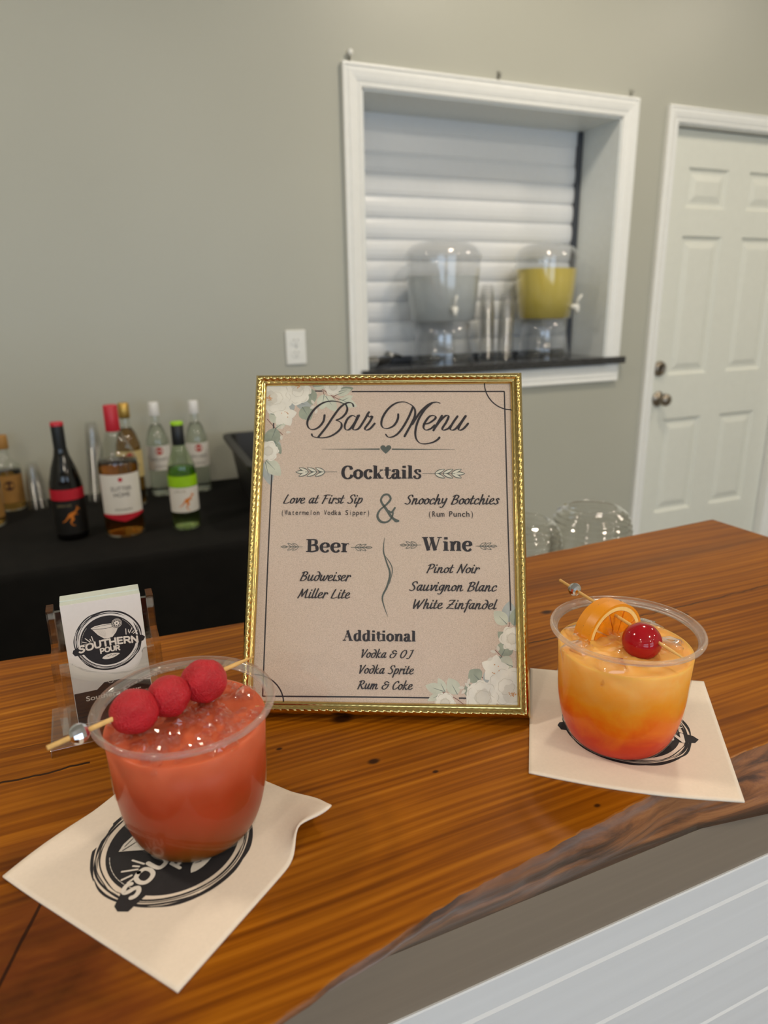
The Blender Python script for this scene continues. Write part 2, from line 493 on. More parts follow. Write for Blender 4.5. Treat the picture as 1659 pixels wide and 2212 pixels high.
class MB:
    def __init__(s):
        s.v = []
        s.f = []
        s.smooth = []

    def add(s, verts, faces, smooth=False):
        o = len(s.v)
        s.v.extend([tuple(x) for x in verts])
        s.f.extend([tuple(i + o for i in q) for q in faces])
        s.smooth.extend([smooth] * len(faces))
        return s

    def box(s, x0, x1, y0, y1, z0, z1, bev=0.0):
        if bev:
            bm = bmesh.new()
            bmesh.ops.create_cube(bm, size=1.0)
            for w in bm.verts:
                w.co = Vector(((x0 + x1) / 2 + w.co.x * (x1 - x0), (y0 + y1) / 2 + w.co.y * (y1 - y0), (z0 + z1) / 2 + w.co.z * (z1 - z0)))
            bmesh.ops.bevel(bm, geom=bm.edges[:], offset=bev, segments=2, affect='EDGES', profile=0.5)
            s.from_bm(bm)
            return s
        vs = [(x, y, z) for z in (z0, z1) for y in (y0, y1) for x in (x0, x1)]
        return s.add(vs, [(0, 2, 3, 1), (4, 5, 7, 6), (0, 1, 5, 4), (2, 6, 7, 3), (0, 4, 6, 2), (1, 3, 7, 5)])

    def from_bm(s, bm, smooth=False, mat=None):
        bm.verts.index_update()
        vs = [(mat @ w.co) if mat else w.co.copy() for w in bm.verts]
        s.add(vs, [tuple(w.index for w in fc.verts) for fc in bm.faces], smooth)
        bm.free()

    def lathe(s, prof, seg=48, c=(0, 0, 0), smooth=True, sx=1.0, sy=1.0, cap0=False, cap1=False, fn=None):
        vs, fs = [], []
        n = len(prof)
        for k in range(seg):
            t = 2 * PI * k / seg
            for (r, z) in prof:
                rr = r if fn is None else fn(r, z, t)
                vs.append((c[0] + rr * math.cos(t) * sx, c[1] + rr * math.sin(t) * sy, c[2] + z))
        for k in range(seg):
            k2 = (k + 1) % seg
            for i in range(n - 1):
                fs.append((k * n + i, k2 * n + i, k2 * n + i + 1, k * n + i + 1))
        if cap0:
            fs.append(tuple(k * n for k in reversed(range(seg))))
        if cap1:
            fs.append(tuple(k * n + n - 1 for k in range(seg)))
        return s.add(vs, fs, smooth)

    def tube(s, pts, r, seg=10, caps=True, smooth=True):
        pts = [Vector(p) for p in pts]
        rs = r if isinstance(r, (list, tuple)) else [r] * len(pts)
        vs, fs = [], []
        d0 = (pts[1] - pts[0]).normalized()
        u = d0.orthogonal().normalized()
        for i, p in enumerate(pts):
            d = (pts[min(i + 1, len(pts) - 1)] - pts[max(i - 1, 0)]).normalized()
            u = (u - d * u.dot(d)).normalized()
            w = d.cross(u)
            for k in range(seg):
                t = 2 * PI * k / seg
                vs.append(p + (u * math.cos(t) + w * math.sin(t)) * rs[i])
        for i in range(len(pts) - 1):
            for k in range(seg):
                k2 = (k + 1) % seg
                fs.append((i * seg + k, i * seg + k2, (i + 1) * seg + k2, (i + 1) * seg + k))
        if caps:
            fs.append(tuple(reversed(range(seg))))
            fs.append(tuple((len(pts) - 1) * seg + k for k in range(seg)))
        return s.add(vs, fs, smooth)

    def prism(s, poly, axis, a0, a1):
        """extrude a 2-D outline; axis 'x': outline is (y, z)"""
        n = len(poly)
        def P(p, t):
            return {'x': (t, p[0], p[1]), 'y': (p[0], t, p[1]), 'z': (p[0], p[1], t)}[axis]
        vs = [P(p, a0) for p in poly] + [P(p, a1) for p in poly]
        fs = [tuple(range(n)), tuple(reversed(range(n, 2 * n)))]
        for i in range(n):
            j = (i + 1) % n
            fs.append((i, i + n, j + n, j))
        return s.add(vs, fs)

    def ball(s, c, r, seg=24, rings=14, sc=(1, 1, 1), fn=None, smooth=True, rot=None):
        vs, fs = [], []
        def put(d):
            k = r if fn is None else r * fn(d)
            p = Vector((d.x * k * sc[0], d.y * k * sc[1], d.z * k * sc[2]))
            if rot is not None:
                p = rot @ p
            vs.append((c[0] + p.x, c[1] + p.y, c[2] + p.z))
        put(Vector((0, 0, 1)))
        for i in range(1, rings):
            ph = PI * i / rings
            for k in range(seg):
                t = 2 * PI * k / seg
                put(Vector((math.sin(ph) * math.cos(t), math.sin(ph) * math.sin(t), math.cos(ph))))
        put(Vector((0, 0, -1)))
        for k in range(seg):
            fs.append((0, 1 + k, 1 + (k + 1) % seg))
            fs.append((len(vs) - 1, 1 + (rings - 2) * seg + (k + 1) % seg, 1 + (rings - 2) * seg + k))
        for i in range(rings - 2):
            for k in range(seg):
                k2 = (k + 1) % seg
                fs.append((1 + i * seg + k, 1 + (i + 1) * seg + k, 1 + (i + 1) * seg + k2, 1 + i * seg + k2))
        return s.add(vs, fs, smooth)

    def build(s, name, mat, parent=None, fix=True):
        me = bpy.data.meshes.new(name)
        me.from_pydata(s.v, [], s.f)
        me.polygons.foreach_set('use_smooth', s.smooth)
        if fix:
            bm = bmesh.new()
            bm.from_mesh(me)
            bmesh.ops.recalc_face_normals(bm, faces=bm.faces[:])
            bm.to_mesh(me)
            bm.free()
        me.materials.append(mat)
        o = bpy.data.objects.new(name, me)
        COL.objects.link(o)
        if parent is not None:
            o.parent = parent
        return o


def tag(o, label, cat, group=None):
    o['label'] = label
    o['category'] = cat
    if group:
        o['group'] = group
    return o


def thing(name, label, cat, loc=(0, 0, 0), rot=(0, 0, 0), group=None):
    o = bpy.data.objects.new(name, None)
    o.empty_display_size = 0.02
    COL.objects.link(o)
    o.location = loc
    o.rotation_euler = rot
    return tag(o, label, cat, group)


def struct(o):
    o['kind'] = 'structure'
    return o


def sempty(name):
    o = bpy.data.objects.new(name, None)
    o.empty_display_size = 0.02
    COL.objects.link(o)
    o['kind'] = 'structure'
    return o


def dup(root, loc, label=None, group=None, rot=None):
    r = root.copy()
    COL.objects.link(r)
    r.location = loc
    if rot is not None:
        r.rotation_euler = rot
    if label:
        r['label'] = label
    if group:
        r['group'] = group
    for ch in list(root.children):
        c = ch.copy()
        COL.objects.link(c)
        c.parent = r
        for g_ in list(ch.children):
            d = g_.copy()
            COL.objects.link(d)
            d.parent = c
    return r


# ------------------------------------------------------------------ printed strokes (pen lettering laid on a surface)
class Ink:
    """flat printed shapes; T maps (u, v, lift) to a point on the printed surface"""

    def __init__(s, T, base=0.00008):
        s.mb = MB()
        s.T = T
        s.lift = base

    def stroke(s, pts, w, nib=None, n=8, caps=True, taper=None):
        P = catmull(pts, n)
        m = len(P)
        s.lift += 0.000002
        L, R = [], []
        ws = []
        for i in range(m):
            p, q = P[max(i - 1, 0)], P[min(i + 1, m - 1)]
            dx, dy = q[0] - p[0], q[1] - p[1]
            l = math.hypot(dx, dy) or 1e-9
            dx, dy = dx / l, dy / l
            if isinstance(w, (list, tuple)):
                t = i / (m - 1) * (len(w) - 1)
                j = min(int(t), len(w) - 2)
                ww = w[j] + (w[j + 1] - w[j]) * (t - j)
            else:
                ww = w
            if nib:
                ww *= nib[0] + (1 - nib[0]) * abs(dx * math.cos(nib[1]) + dy * math.sin(nib[1])) ** nib[2]
            if taper:
                e = min(i, m - 1 - i) / max(1, (m - 1) * 0.5)
                ww *= taper + (1 - taper) * min(1, e * 2.2)
            ws.append((dx, dy, ww))
            L.append((P[i][0] - dy * ww / 2, P[i][1] + dx * ww / 2))
            R.append((P[i][0] + dy * ww / 2, P[i][1] - dx * ww / 2))
        vs = [s.T(x, y, s.lift) for x, y in L] + [s.T(x, y, s.lift) for x, y in R]
        s.mb.add(vs, [(i, m + i, m + i + 1, i + 1) for i in range(m - 1)])
        if caps:
            for i, sg in ((0, -1), (m - 1, 1)):
                dx, dy, ww = ws[i]
                a0 = math.atan2(dy, dx)
                fan = [(P[i][0] + ww / 2 * math.cos(a0 + sg * (-PI / 2 + PI * k / 6) + (0 if sg > 0 else PI) - (0 if sg > 0 else 0)),
                        P[i][1] + ww / 2 * math.sin(a0 + sg * (-PI / 2 + PI * k / 6) + (0 if sg > 0 else PI))) for k in range(7)]
                s.poly(fan, same=True)

    def poly(s, pts, same=False):
        if not same:
            s.lift += 0.000002
        c = (sum(p[0] for p in pts) / len(pts), sum(p[1] for p in pts) / len(pts))
        vs = [s.T(c[0], c[1], s.lift)] + [s.T(x, y, s.lift) for x, y in pts]
        n = len(pts)
        s.mb.add(vs, [(0, 1 + i, 1 + (i + 1) % n) for i in range(n)])

    def disc(s, cx, cy, rx, ry=None, rot=0.0, n=40, wob=0.0, seed=0, rings=1):
        ry = ry or rx
        pts = []
        for k in range(n):
            t = 2 * PI * k / n
            kf = 1 + wob * noise.noise(Vector((math.cos(t) * 1.7 + seed * 3.1, math.sin(t) * 1.7, seed)))
            x, y = rx * kf * math.cos(t), ry * kf * math.sin(t)
            pts.append((cx + x * math.cos(rot) - y * math.sin(rot), cy + x * math.sin(rot) + y * math.cos(rot)))
        s.poly(pts)

    def leaf(s, x0, y0, x1, y1, w, bend=0.0):
        dx, dy = x1 - x0, y1 - y0
        l = math.hypot(dx, dy)
        ux, uy = dx / l, dy / l
        A, B = [], []
        for k in range(13):
            t = k / 12
            h = w / 2 * (math.sin(PI * t ** 0.85)) ** 0.8 if 0 < t < 1 else 0
            b = bend * math.sin(PI * t)
            px, py = x0 + dx * t - uy * b, y0 + dy * t + ux * b
            A.append((px - uy * h, py + ux * h))
            B.append((px + uy * h, py - ux * h))
        s.poly(A + B[-2:0:-1])

    def font(s, text, x, y, h, width=None, rot=0.0, bold=0.0, place=None):
        cu = bpy.data.curves.new('t', 'FONT')
        cu.body = text
        cu.size = 1.0
        cu.offset = bold
        cu.resolution_u = 4
        ob = bpy.data.objects.new('t', cu)
        COL.objects.link(ob)
        dg = bpy.context.evaluated_depsgraph_get()
        me = ob.evaluated_get(dg).to_mesh()
        vs = [w.co.copy() for w in me.vertices]
        fs = [tuple(p.vertices) for p in me.polygons]
        ob.evaluated_get(dg).to_mesh_clear()
        bpy.data.objects.remove(ob)
        bpy.data.curves.remove(cu)
        x0 = min(w.x for w in vs)
        x1 = max(w.x for w in vs)
        sy = h / 0.70
        sx = (width / (x1 - x0)) if width else sy
        s.lift += 0.000002
        out = []
        for w in vs:
            px, py = (w.x - x0) * sx, w.y * sy
            out.append(s.T(x + px * math.cos(rot) - py * math.sin(rot), y + px * math.sin(rot) + py * math.cos(rot), s.lift))
        s.mb.add(out, fs)

    def text(s, glyphs, txt, x, y, w, cap, slant=0.0, pen=0.12, nib=None, space=0.5, capu=1.55, sag=0.0, caps=True, taper=None):
        tot = sum(glyphs[ch][0] if ch != ' ' else space for ch in txt)
        sy = cap / capu
        sx = w / tot
        cx = 0.0
        for ch in txt:
            if ch == ' ':
                cx += space
                continue
            adv, strokes = glyphs[ch]
            for st in strokes:
                wid = 1.0
                if isinstance(st, tuple):
                    st, wid = st
                pts = []
                for (px, py) in st:
                    X_ = x + (cx + px) * sx + slant * py * sy
                    Y_ = y + py * sy
                    if sag:
                        tt = (X_ - x - w / 2) / (w / 2)
                        Y_ -= sag * tt * tt
                    pts.append((X_, Y_))
                s.stroke(pts, pen * wid, nib, 6, caps, taper)
            cx += adv

    def build(s, name, mat, parent):
        return s.mb.build(name, mat, parent, fix=False)


# brush-script letters (x height 1, capitals 1.55)
BR = {
 'a': (.88, [[(.66, .84), (.46, .98), (.2, .72), (.12, .3), (.28, .04), (.5, .32), (.68, .86)], [(.7, .95), (.6, .4), (.66, .05), (.88, .2)]]),
 'c': (.72, [[(.62, .76), (.5, .97), (.22, .75), (.12, .3), (.32, .02), (.7, .26)]]),
 'd': (.86, [[(.28, 1.5), (.52, 1.5), (.74, 1.1), (.7, .5), (.45, .04), (.16, .2), (.2, .7), (.46, .92), (.72, .72)]]),
 'e': (.74, [[(.16, .42), (.48, .58), (.58, .84), (.4, .98), (.17, .72), (.13, .24), (.38, .02), (.74, .24)]]),
 'f': (.56, [[(.72, 1.5), (.5, 1.55), (.36, 1.1), (.3, .3), (.16, -.5)], [(.06, .9), (.64, .98)]]),
 'g': (.84, [[(.68, .84), (.46, .98), (.18, .7), (.18, .25), (.42, .16), (.68, .8)], [(.72, .95), (.64, .1), (.42, -.5), (.08, -.48)]]),
 'h': (.9, [[(.3, 1.6), (.2, .8), (.12, .02)], [(.17, .4), (.46, .95), (.62, .78), (.56, .25), (.66, .02), (.9, .2)]]),
 'i': (.46, [[(.2, .96), (.13, .35), (.2, .02), (.46, .2)], [(.27, 1.32), (.28, 1.4)]]),
 'k': (.84, [[(.3, 1.6), (.12, .02)], [(.66, .96), (.2, .48), (.44, .3), (.58, .03), (.84, .16)]]),
 'l': (.44, [[(.28, 1.6), (.13, .5), (.18, .02), (.44, .2)]]),
 'm': (1.3, [[(.2, .95), (.1, .02)], [(.14, .4), (.44, .95), (.54, .8), (.46, .02)], [(.5, .4), (.84, .95), (.98, .78), (.92, .25), (1.02, .02), (1.3, .2)]]),
 'n': (.9, [[(.2, .95), (.1, .02)], [(.14, .4), (.44, .95), (.6, .78), (.54, .25), (.64, .02), (.9, .2)]]),
 'o': (.76, [[(.46, .96), (.18, .74), (.12, .26), (.34, .03), (.6, .28), (.62, .74), (.42, .96), (.5, .84), (.76, .8)]]),
 'p': (.84, [[(.22, .95), (.12, .2), (.02, -.6)], [(.16, .5), (.46, .97), (.68, .74), (.58, .22), (.34, .03), (.14, .14)]]),
 'r': (.62, [[(.2, .95), (.1, .02)], [(.14, .45), (.4, .94), (.6, .84), (.58, .74)]]),
 's': (.62, [[(.56, .82), (.4, .97), (.22, .8), (.42, .5), (.46, .18), (.24, .02), (.04, .14)], [(.46, .2), (.62, .24)]]),
 't': (.56, [[(.32, 1.4), (.16, .4), (.22, .03), (.54, .22)], [(.02, .9), (.56, .98)]]),
 'u': (.9, [[(.18, .95), (.12, .3), (.26, .03), (.5, .3), (.66, .9)], [(.68, .95), (.58, .3), (.66, .03), (.9, .2)]]),
 'v': (.76, [[(.12, .9), (.26, .9), (.26, .05), (.56, .5), (.66, .95), (.78, .86)]]),
 'w': (1.12, [[(.16, .95), (.12, .25), (.28, .04), (.54, .5), (.6, .9), (.52, .25), (.68, .04), (.94, .5), (1.0, .95), (1.12, .84)]]),
 'y': (.84, [[(.16, .95), (.14, .4), (.3, .2), (.56, .5), (.66, .92)], [(.7, .95), (.56, .1), (.32, -.5), (.04, -.46)]]),
 'L': (.98, [[(.46, 1.52), (.26, .8), (.12, .06)], [(.12, .06), (.5, .02), (.92, .2)]]),
 'F': (.98, [[(.44, 1.45), (.3, .8), (.14, .0)], [(.08, 1.34), (.44, 1.5), (1.0, 1.5)], [(.3, .82), (.78, .86)]]),
 'S': (.98, [[(.92, 1.3), (.8, 1.53), (.46, 1.46), (.34, 1.1), (.62, .76), (.72, .38), (.48, .02), (.08, .14)]]),
 'B': (1.06, [[(.42, 1.45), (.28, .8), (.14, .02)], [(.12, 1.3), (.5, 1.54), (.88, 1.36), (.76, .98), (.36, .8)], [(.36, .8), (.82, .72), (.84, .3), (.5, .02), (.14, .08)]]),
 'M': (1.5, [[(.42, 1.5), (.26, .7), (.06, .02)], [(.42, 1.5), (.52, .7), (.58, .3)], [(.58, .3), (.86, 1.0), (1.16, 1.5)], [(1.16, 1.5), (1.1, .7), (1.14, .04), (1.46, .16)]]),
 'P': (.98, [[(.42, 1.4), (.28, .7), (.14, .0)], [(.1, 1.26), (.5, 1.54), (.9, 1.36), (.78, .86), (.36, .64)]]),
 'N': (1.12, [[(.36, 1.5), (.2, .6), (.04, .02)], [(.36, 1.5), (.6, .6), (.74, .04)], [(.74, .04), (.9, .8), (1.14, 1.54)]]),
 'W': (1.5, [[(.22, 1.5), (.2, .7), (.24, .04)], [(.24, .04), (.54, .7), (.8, 1.3)], [(.8, 1.3), (.74, .6), (.78, .04)], [(.78, .04), (1.14, .8), (1.44, 1.54)]]),
 'Z': (1.1, [[(.22, 1.32), (.44, 1.46), (.98, 1.46)], [(.98, 1.46), (.56, .74), (.06, .06)], [(.06, .06), (.5, .12), (1.0, .04)], [(.26, .74), (.84, .8)]]),
 'V': (1.02, [[(.14, 1.36), (.3, 1.5), (.34, .8), (.38, .04)], [(.38, .04), (.7, .8), (1.0, 1.54)]]),
 'O': (1.16, [[(.72, 1.5), (.36, 1.2), (.18, .5), (.4, .02), (.8, .3), (1.02, .96), (.9, 1.44), (.6, 1.5)]]),
 'J': (.92, [[(.86, 1.5), (.72, .7), (.48, .0), (.08, -.06)], [(.42, 1.44), (1.0, 1.54)]]),
 'R': (1.12, [[(.42, 1.45), (.28, .8), (.12, .0)], [(.1, 1.28), (.5, 1.54), (.9, 1.36), (.74, .92), (.36, .78)], [(.4, .78), (.66, .3), (.84, .02), (1.12, .18)]]),
 'C': (.98, [[(.92, 1.26), (.82, 1.5), (.48, 1.3), (.2, .7), (.3, .06), (.66, .1), (.94, .36)]]),
 '&': (1.1, [[(1.0, 1.2), (.6, 1.42), (.34, 1.1), (.62, .82), (.2, .66), (.14, .16), (.56, .02), (.9, .4), (1.0, .84)], [(.62, .82), (1.12, .9)]]),
}

# heavy high-contrast serif letters (x height 1, capitals 1.42); (stroke, width factor)
TK, TN = 1.0, 0.26
def stem(x, y0, y1):
    return [([(x, y0), (x, y1)], TK)]
def ser(x0, x1, y):
    return [([(x0, y), (x1, y)], .82)]
SF = {
 'C': (1.18, [([(1.02, 1.02), (.96, 1.26), (.68, 1.42), (.36, 1.2), (.24, .7), (.36, .2), (.68, -.02), (.98, .14), (1.08, .42)], TK), ([(1.04, .98), (1.04, 1.42)], TN)]),
 'o': (.96, [([(.48, 1.0), (.22, .78), (.18, .5), (.22, .22), (.48, -.02)], TK), ([(.48, 1.0), (.74, .78), (.78, .5), (.74, .22), (.48, -.02)], TK)]),
 'c': (.84, [([(.72, .7), (.66, .92), (.46, 1.0), (.22, .78), (.18, .48), (.24, .2), (.5, -.02), (.74, .2)], TK), ([(.66, .74), (.68, .8)], 1.1)]),
 'k': (1.06, stem(.28, .02, 1.46) + ser(.04, .3, 1.44) + ser(.06, .52, .04) + [([(.86, .94), (.4, .46)], TN)] + [([(.5, .56), (.74, .06)], TK)] + ser(.58, 1.04, .04) + ser(.68, 1.0, .96)),
 't': (.66, stem(.3, .3, 1.3) + [([(.3, .3), (.36, .04), (.54, .0), (.68, .14)], .6)] + ser(.04, .66, .96)),
 'a': (.94, [([(.2, .72), (.28, .94), (.5, .99), (.62, .8), (.62, .3), (.72, .04), (.92, .1)], TK), ([(.6, .58), (.3, .48), (.18, .22), (.34, .0), (.6, .2)], TK), ([(.22, .72), (.24, .74)], 1.0)]),
 'i': (.56, stem(.28, .02, .96) + ser(.04, .3, .94) + ser(.04, .52, .04) + [([(.28, 1.19), (.28, 1.45)], 1.0)]),
 'l': (.56, stem(.28, .02, 1.46) + ser(.04, .3, 1.44) + ser(.04, .52, .04)),
 's': (.76, [([(.62, .72), (.56, .95), (.36, 1.0), (.2, .82), (.36, .56), (.58, .4), (.6, .14), (.38, -.02), (.16, .1), (.12, .3)], .8), ([(.64, .68), (.64, .98)], TN), ([(.11, .34), (.11, .02)], TN)]),
 'B': (1.16, stem(.34, .02, 1.4) + ser(.06, .6, 1.38) + ser(.06, .6, .04) + [([(.5, 1.39), (.84, 1.3), (.86, .9), (.5, .74)], TK), ([(.5, .74), (.9, .66), (.96, .2), (.6, .03), (.4, .04)], TK)]),
 'e': (.9, [([(.24, .54), (.78, .54)], .8), ([(.76, .54), (.72, .86), (.48, 1.0), (.24, .8), (.18, .48), (.26, .18), (.52, -.02), (.8, .2)], TK)]),
 'r': (.78, stem(.3, .02, .96) + ser(.04, .3, .94) + ser(.06, .54, .04) + [([(.36, .6), (.5, .9), (.68, .96)], .5), ([(.66, .86), (.7, .86)], 1.0)]),
 'W': (1.84, [([(.3, 1.38), (.62, .02)], TK), ([(.64, .02), (.96, 1.36)], TN), ([(.88, 1.38), (1.2, .02)], TK), ([(1.22, .02), (1.56, 1.38)], TN)] + ser(.06, .58, 1.4) + ser(.68, 1.12, 1.4) + ser(1.38, 1.78, 1.4)),
 'n': (1.08, stem(.28, .02, .96) + ser(.04, .3, .94) + ser(.06, .5, .04) + ser(.6, 1.04, .04) + [([(.34, .66), (.56, .96), (.8, .86), (.82, .5), (.82, .02)], TK)]),
 'A': (1.34, [([(.26, .04), (.66, 1.42)], TN), ([(.62, 1.42), (1.04, .02)], TK)] + ser(.06, .48, .04) + ser(.8, 1.3, .04) + ser(.4, .86, .52)),
 'd': (1.06, [([(.5, 1.0), (.24, .84), (.18, .48), (.26, .12), (.46, -.02), (.7, .24)], TK), ([(.5, 1.0), (.7, .8)], TN)] + stem(.74, .02, 1.46) + ser(.5, .76, 1.44) + ser(.74, 1.0, .04)),
}
# round-ended plain capitals for the logo (height 1)
LG = {
 'S': (.8, [[(.64, .82), (.5, .97), (.26, .95), (.14, .76), (.28, .58), (.52, .44), (.64, .24), (.5, .04), (.26, .02), (.1, .16)]]),
 'O': (.98, [[(.48, .98), (.2, .86), (.1, .5), (.2, .14), (.48, .02), (.76, .14), (.86, .5), (.76, .86), (.48, .98)]]),
 'U': (.88, [[(.12, .98), (.12, .4), (.2, .1), (.42, .02), (.64, .1), (.72, .4), (.72, .98)]]),
 'T': (.84, [[(.06, .96), (.76, .96)], [(.41, .96), (.41, .02)]]),
 'H': (.9, [[(.12, .98), (.12, .02)], [(.74, .98), (.74, .02)], [(.12, .5), (.74, .5)]]),
 'E': (.76, [[(.12, .98), (.12, .02)], [(.12, .97), (.62, .97)], [(.12, .5), (.56, .5)], [(.12, .03), (.62, .03)]]),
 'R': (.86, [[(.12, .98), (.12, .02)], [(.12, .96), (.5, .96), (.68, .84), (.66, .58), (.5, .46), (.12, .46)], [(.44, .46), (.72, .02)]]),
 'N': (.92, [[(.12, .02), (.12, .98)], [(.12, .98), (.74, .04)], [(.74, .02), (.74, .98)]]),
 'P': (.8, [[(.12, .98), (.12, .02)], [(.12, .96), (.5, .96), (.68, .82), (.66, .54), (.5, .4), (.12, .4)]]),
}
NIB_BR = (0.42, PI * 0.56, 1.0)


def draw_logo(K, Wt, K2, W3):
    """round cocktail emblem, unit radius: K black ink, Wt white ink, K2 and W3 fine lines over them"""
    K.disc(0, 0, 0.83, n=72)
    rr = random.Random(3)
    for (r0, w0) in ((0.985, 0.035), (0.955, 0.022), (0.90, 0.020), (0.925, 0.012)):
        t = rr.random()
        while t < 2 * PI + 0.2:
            L = rr.uniform(0.7, 1.5)
            dr = rr.uniform(-0.012, 0.012)
            K.stroke([((r0 + dr + 0.012 * math.sin(k)) * math.cos(t + L * k / 7), (r0 + dr) * math.sin(t + L * k / 7)) for k in range(8)], w0 * rr.uniform(0.8, 1.5), None, 4, False, 0.15)
            t += L * rr.uniform(0.72, 1.0)
    K.poly([(-1.08, -.22), (-1.05, -.13), (-.8, .0), (-.4, .12), (0, .16), (.4, .13), (.8, .04), (1.03, -.03), (1.1, -.11), (1.03, -.22), (.7, -.27), (0, -.22), (-.7, -.33), (-1.02, -.33)])
    for k in range(11):
        t = 0.25 + k * 0.06
        Wt.stroke([(0.79 * math.cos(t + j * .02), 0.79 * math.sin(t + j * .02)) for j in range(4)], 0.006, None, 3, False, 0.2)
        t = 2.4 + k * 0.09
        Wt.stroke([(0.78 * math.cos(t + j * .03), 0.78 * math.sin(t + j * .03)) for j in range(4)], 0.008, None, 3, False, 0.2)
    # cocktail bowl and citrus wheel
    Wt.poly([(-.46, .50), (-.40, .42), (-.28, .24), (-.12, .09), (.0, .07), (.14, .10), (.26, .24), (.35, .42), (.38, .50), (.2, .55), (-.1, .57), (-.34, .55)])
    K2.stroke([(-.42, .47), (-.2, .43), (.05, .42), (.34, .47)], 0.014, None, 6)
    K2.stroke([(-.36, .50), (-.1, .53), (.14, .52), (.28, .50)], 0.010, None, 6)
    for k in range(9):
        x = -.30 + k * .03
        K2.stroke([(x, .40 - k * .004), (x * .6 - .03, .22 - k * .012)], 0.008, None, 4, False, 0.2)
    for k in range(4):
        x = .18 + k * .035
        K2.stroke([(x, .42), (x * .6 + .02, .2)], 0.009, None, 4, False, 0.2)
    K.disc(.31, .53, .165, n=36)
    K2.disc(.31, .53, .165, n=36)
    for k in range(2):
        W3.stroke([((.145 - .03 * k) * math.cos(j * PI / 8) + .31, (.145 - .03 * k) * math.sin(j * PI / 8) + .53) for j in range(17)], 0.012, None, 3, False)
    for k in range(8):
        t = k * PI / 4 + .2
        W3.leaf(.31 + .018 * math.cos(t), .53 + .018 * math.sin(t), .31 + .10 * math.cos(t), .53 + .10 * math.sin(t), .05)
    # rays
    for (x0, y0, x1, y1) in ((-.74, .0, -.60, -.02), (-.75, .1, -.64, .05), (-.66, .20, -.54, .06), (-.53, .15, -.50, .08), (-.47, .23, -.44, .06),
                             (.55, .28, .54, .10), (.63, .24, .62, .16), (.74, .28, .64, .12), (.78, .17, .72, .12), (.88, .16, .76, .08)):
        Wt.stroke([(x0, y0), (x1, y1)], 0.026, None, 2)
    Wt.text(LG, 'SOUTHERN', -.90, -.165, 1.80, .21, 0.0, 0.058, None, capu=1.0, sag=0.085)
    Wt.text(LG, 'POUR', -.29, -.37, .60, .155, 0.0, 0.044, None, capu=1.0, sag=0.02)
    Wt.leaf(-.26, -.56, .28, -.50, .17)
    for k in range(6):
        K2.stroke([(-.12 + k * .05, -.50 - (k % 2) * .03), (-.06 + k * .05, -.54 + (k % 3) * .02)], 0.012, None, 3)


# ================================================================== SETTING
fl = MB().box(XL, XR, YF, 3.4, FLOOR - 0.05, FLOOR)
struct(fl.build('floor', M['floor']))
struct(MB().box(XL, XR, YF, 3.4, CEIL, CEIL + 0.05).build('ceiling', M['ceiling']))
struct(MB().box(XL - 0.1, XL, YF, 3.4, FLOOR, CEIL).build('wall_left', M['wall']))
struct(MB().box(XR, XR + 0.1, YF, 3.4, FLOOR, CEIL).build('wall_right', M['wall']))
# front wall (behind the camera) with two daylight windows
wf = MB()
xs = [XL, -2.9, -0.3, 0.6, 3.2, XR]
for i in range(5):
    if i in (1, 3):
        wf.box(xs[i], xs[i + 1], YF - 0.1, YF, FLOOR, -0.6)
        wf.box(xs[i], xs[i + 1], YF - 0.1, YF, 1.3, CEIL)
    else:
        wf.box(xs[i], xs[i + 1], YF - 0.1, YF, FLOOR, CEIL)
struct(wf.build('wall_front', M['wall']))
for i, x0 in ((2, -2.9), (3, 0.6)):
    w_ = MB()
    for (a0, a1, b0, b1) in ((x0 - .06, x0 + 2.66, 1.24, 1.32), (x0 - .06, x0 + 2.66, -.64, -.56), (x0 - .06, x0 + .04, -.6, 1.3), (x0 + 2.56, x0 + 2.66, -.6, 1.3), (x0 + 1.28, x0 + 1.32, -.6, 1.3)):
        w_.box(a0, a1, YF - .08, YF + .02, b0, b1)
    struct(w_.build('window_%d' % i, M['white_trim']))

# back wall with the pass-through opening and the door opening
OX0, OX1, OZ0, OZ1 = 0.954, 2.034, 0.030, 0.957
DX0, DX1, DZ1 = 2.315, 3.150, 0.960
wb = MB()
for (x0, x1, z0, z1) in ((XL, OX0, FLOOR, CEIL), (OX0, OX1, FLOOR, OZ0), (OX0, OX1, OZ1, CEIL), (OX1, DX0, FLOOR, CEIL), (DX0, DX1, DZ1, CEIL), (DX1, XR, FLOOR, CEIL)):
    wb.box(x0, x1, WALL, WALL + 0.25, z0, z1)
struct(wb.build('wall_back', M['wall']))
struct(MB().box(XL, XR, 3.3, 3.4, FLOOR, CEIL).build('wall_rear', M['wall']))
SH = 2.585            # shutter plane
win = sempty('window_1')
jm = MB()
jm.box(OX0, OX0 + .006, WALL - .002, SH + .03, OZ0, OZ1)
jm.box(OX1 - .006, OX1, WALL - .002, SH + .03, OZ0, OZ1)
jm.box(OX0, OX1, WALL - .002, SH + .03, OZ1 - .006, OZ1)
jm.build('window_jamb', M['jamb'], win)
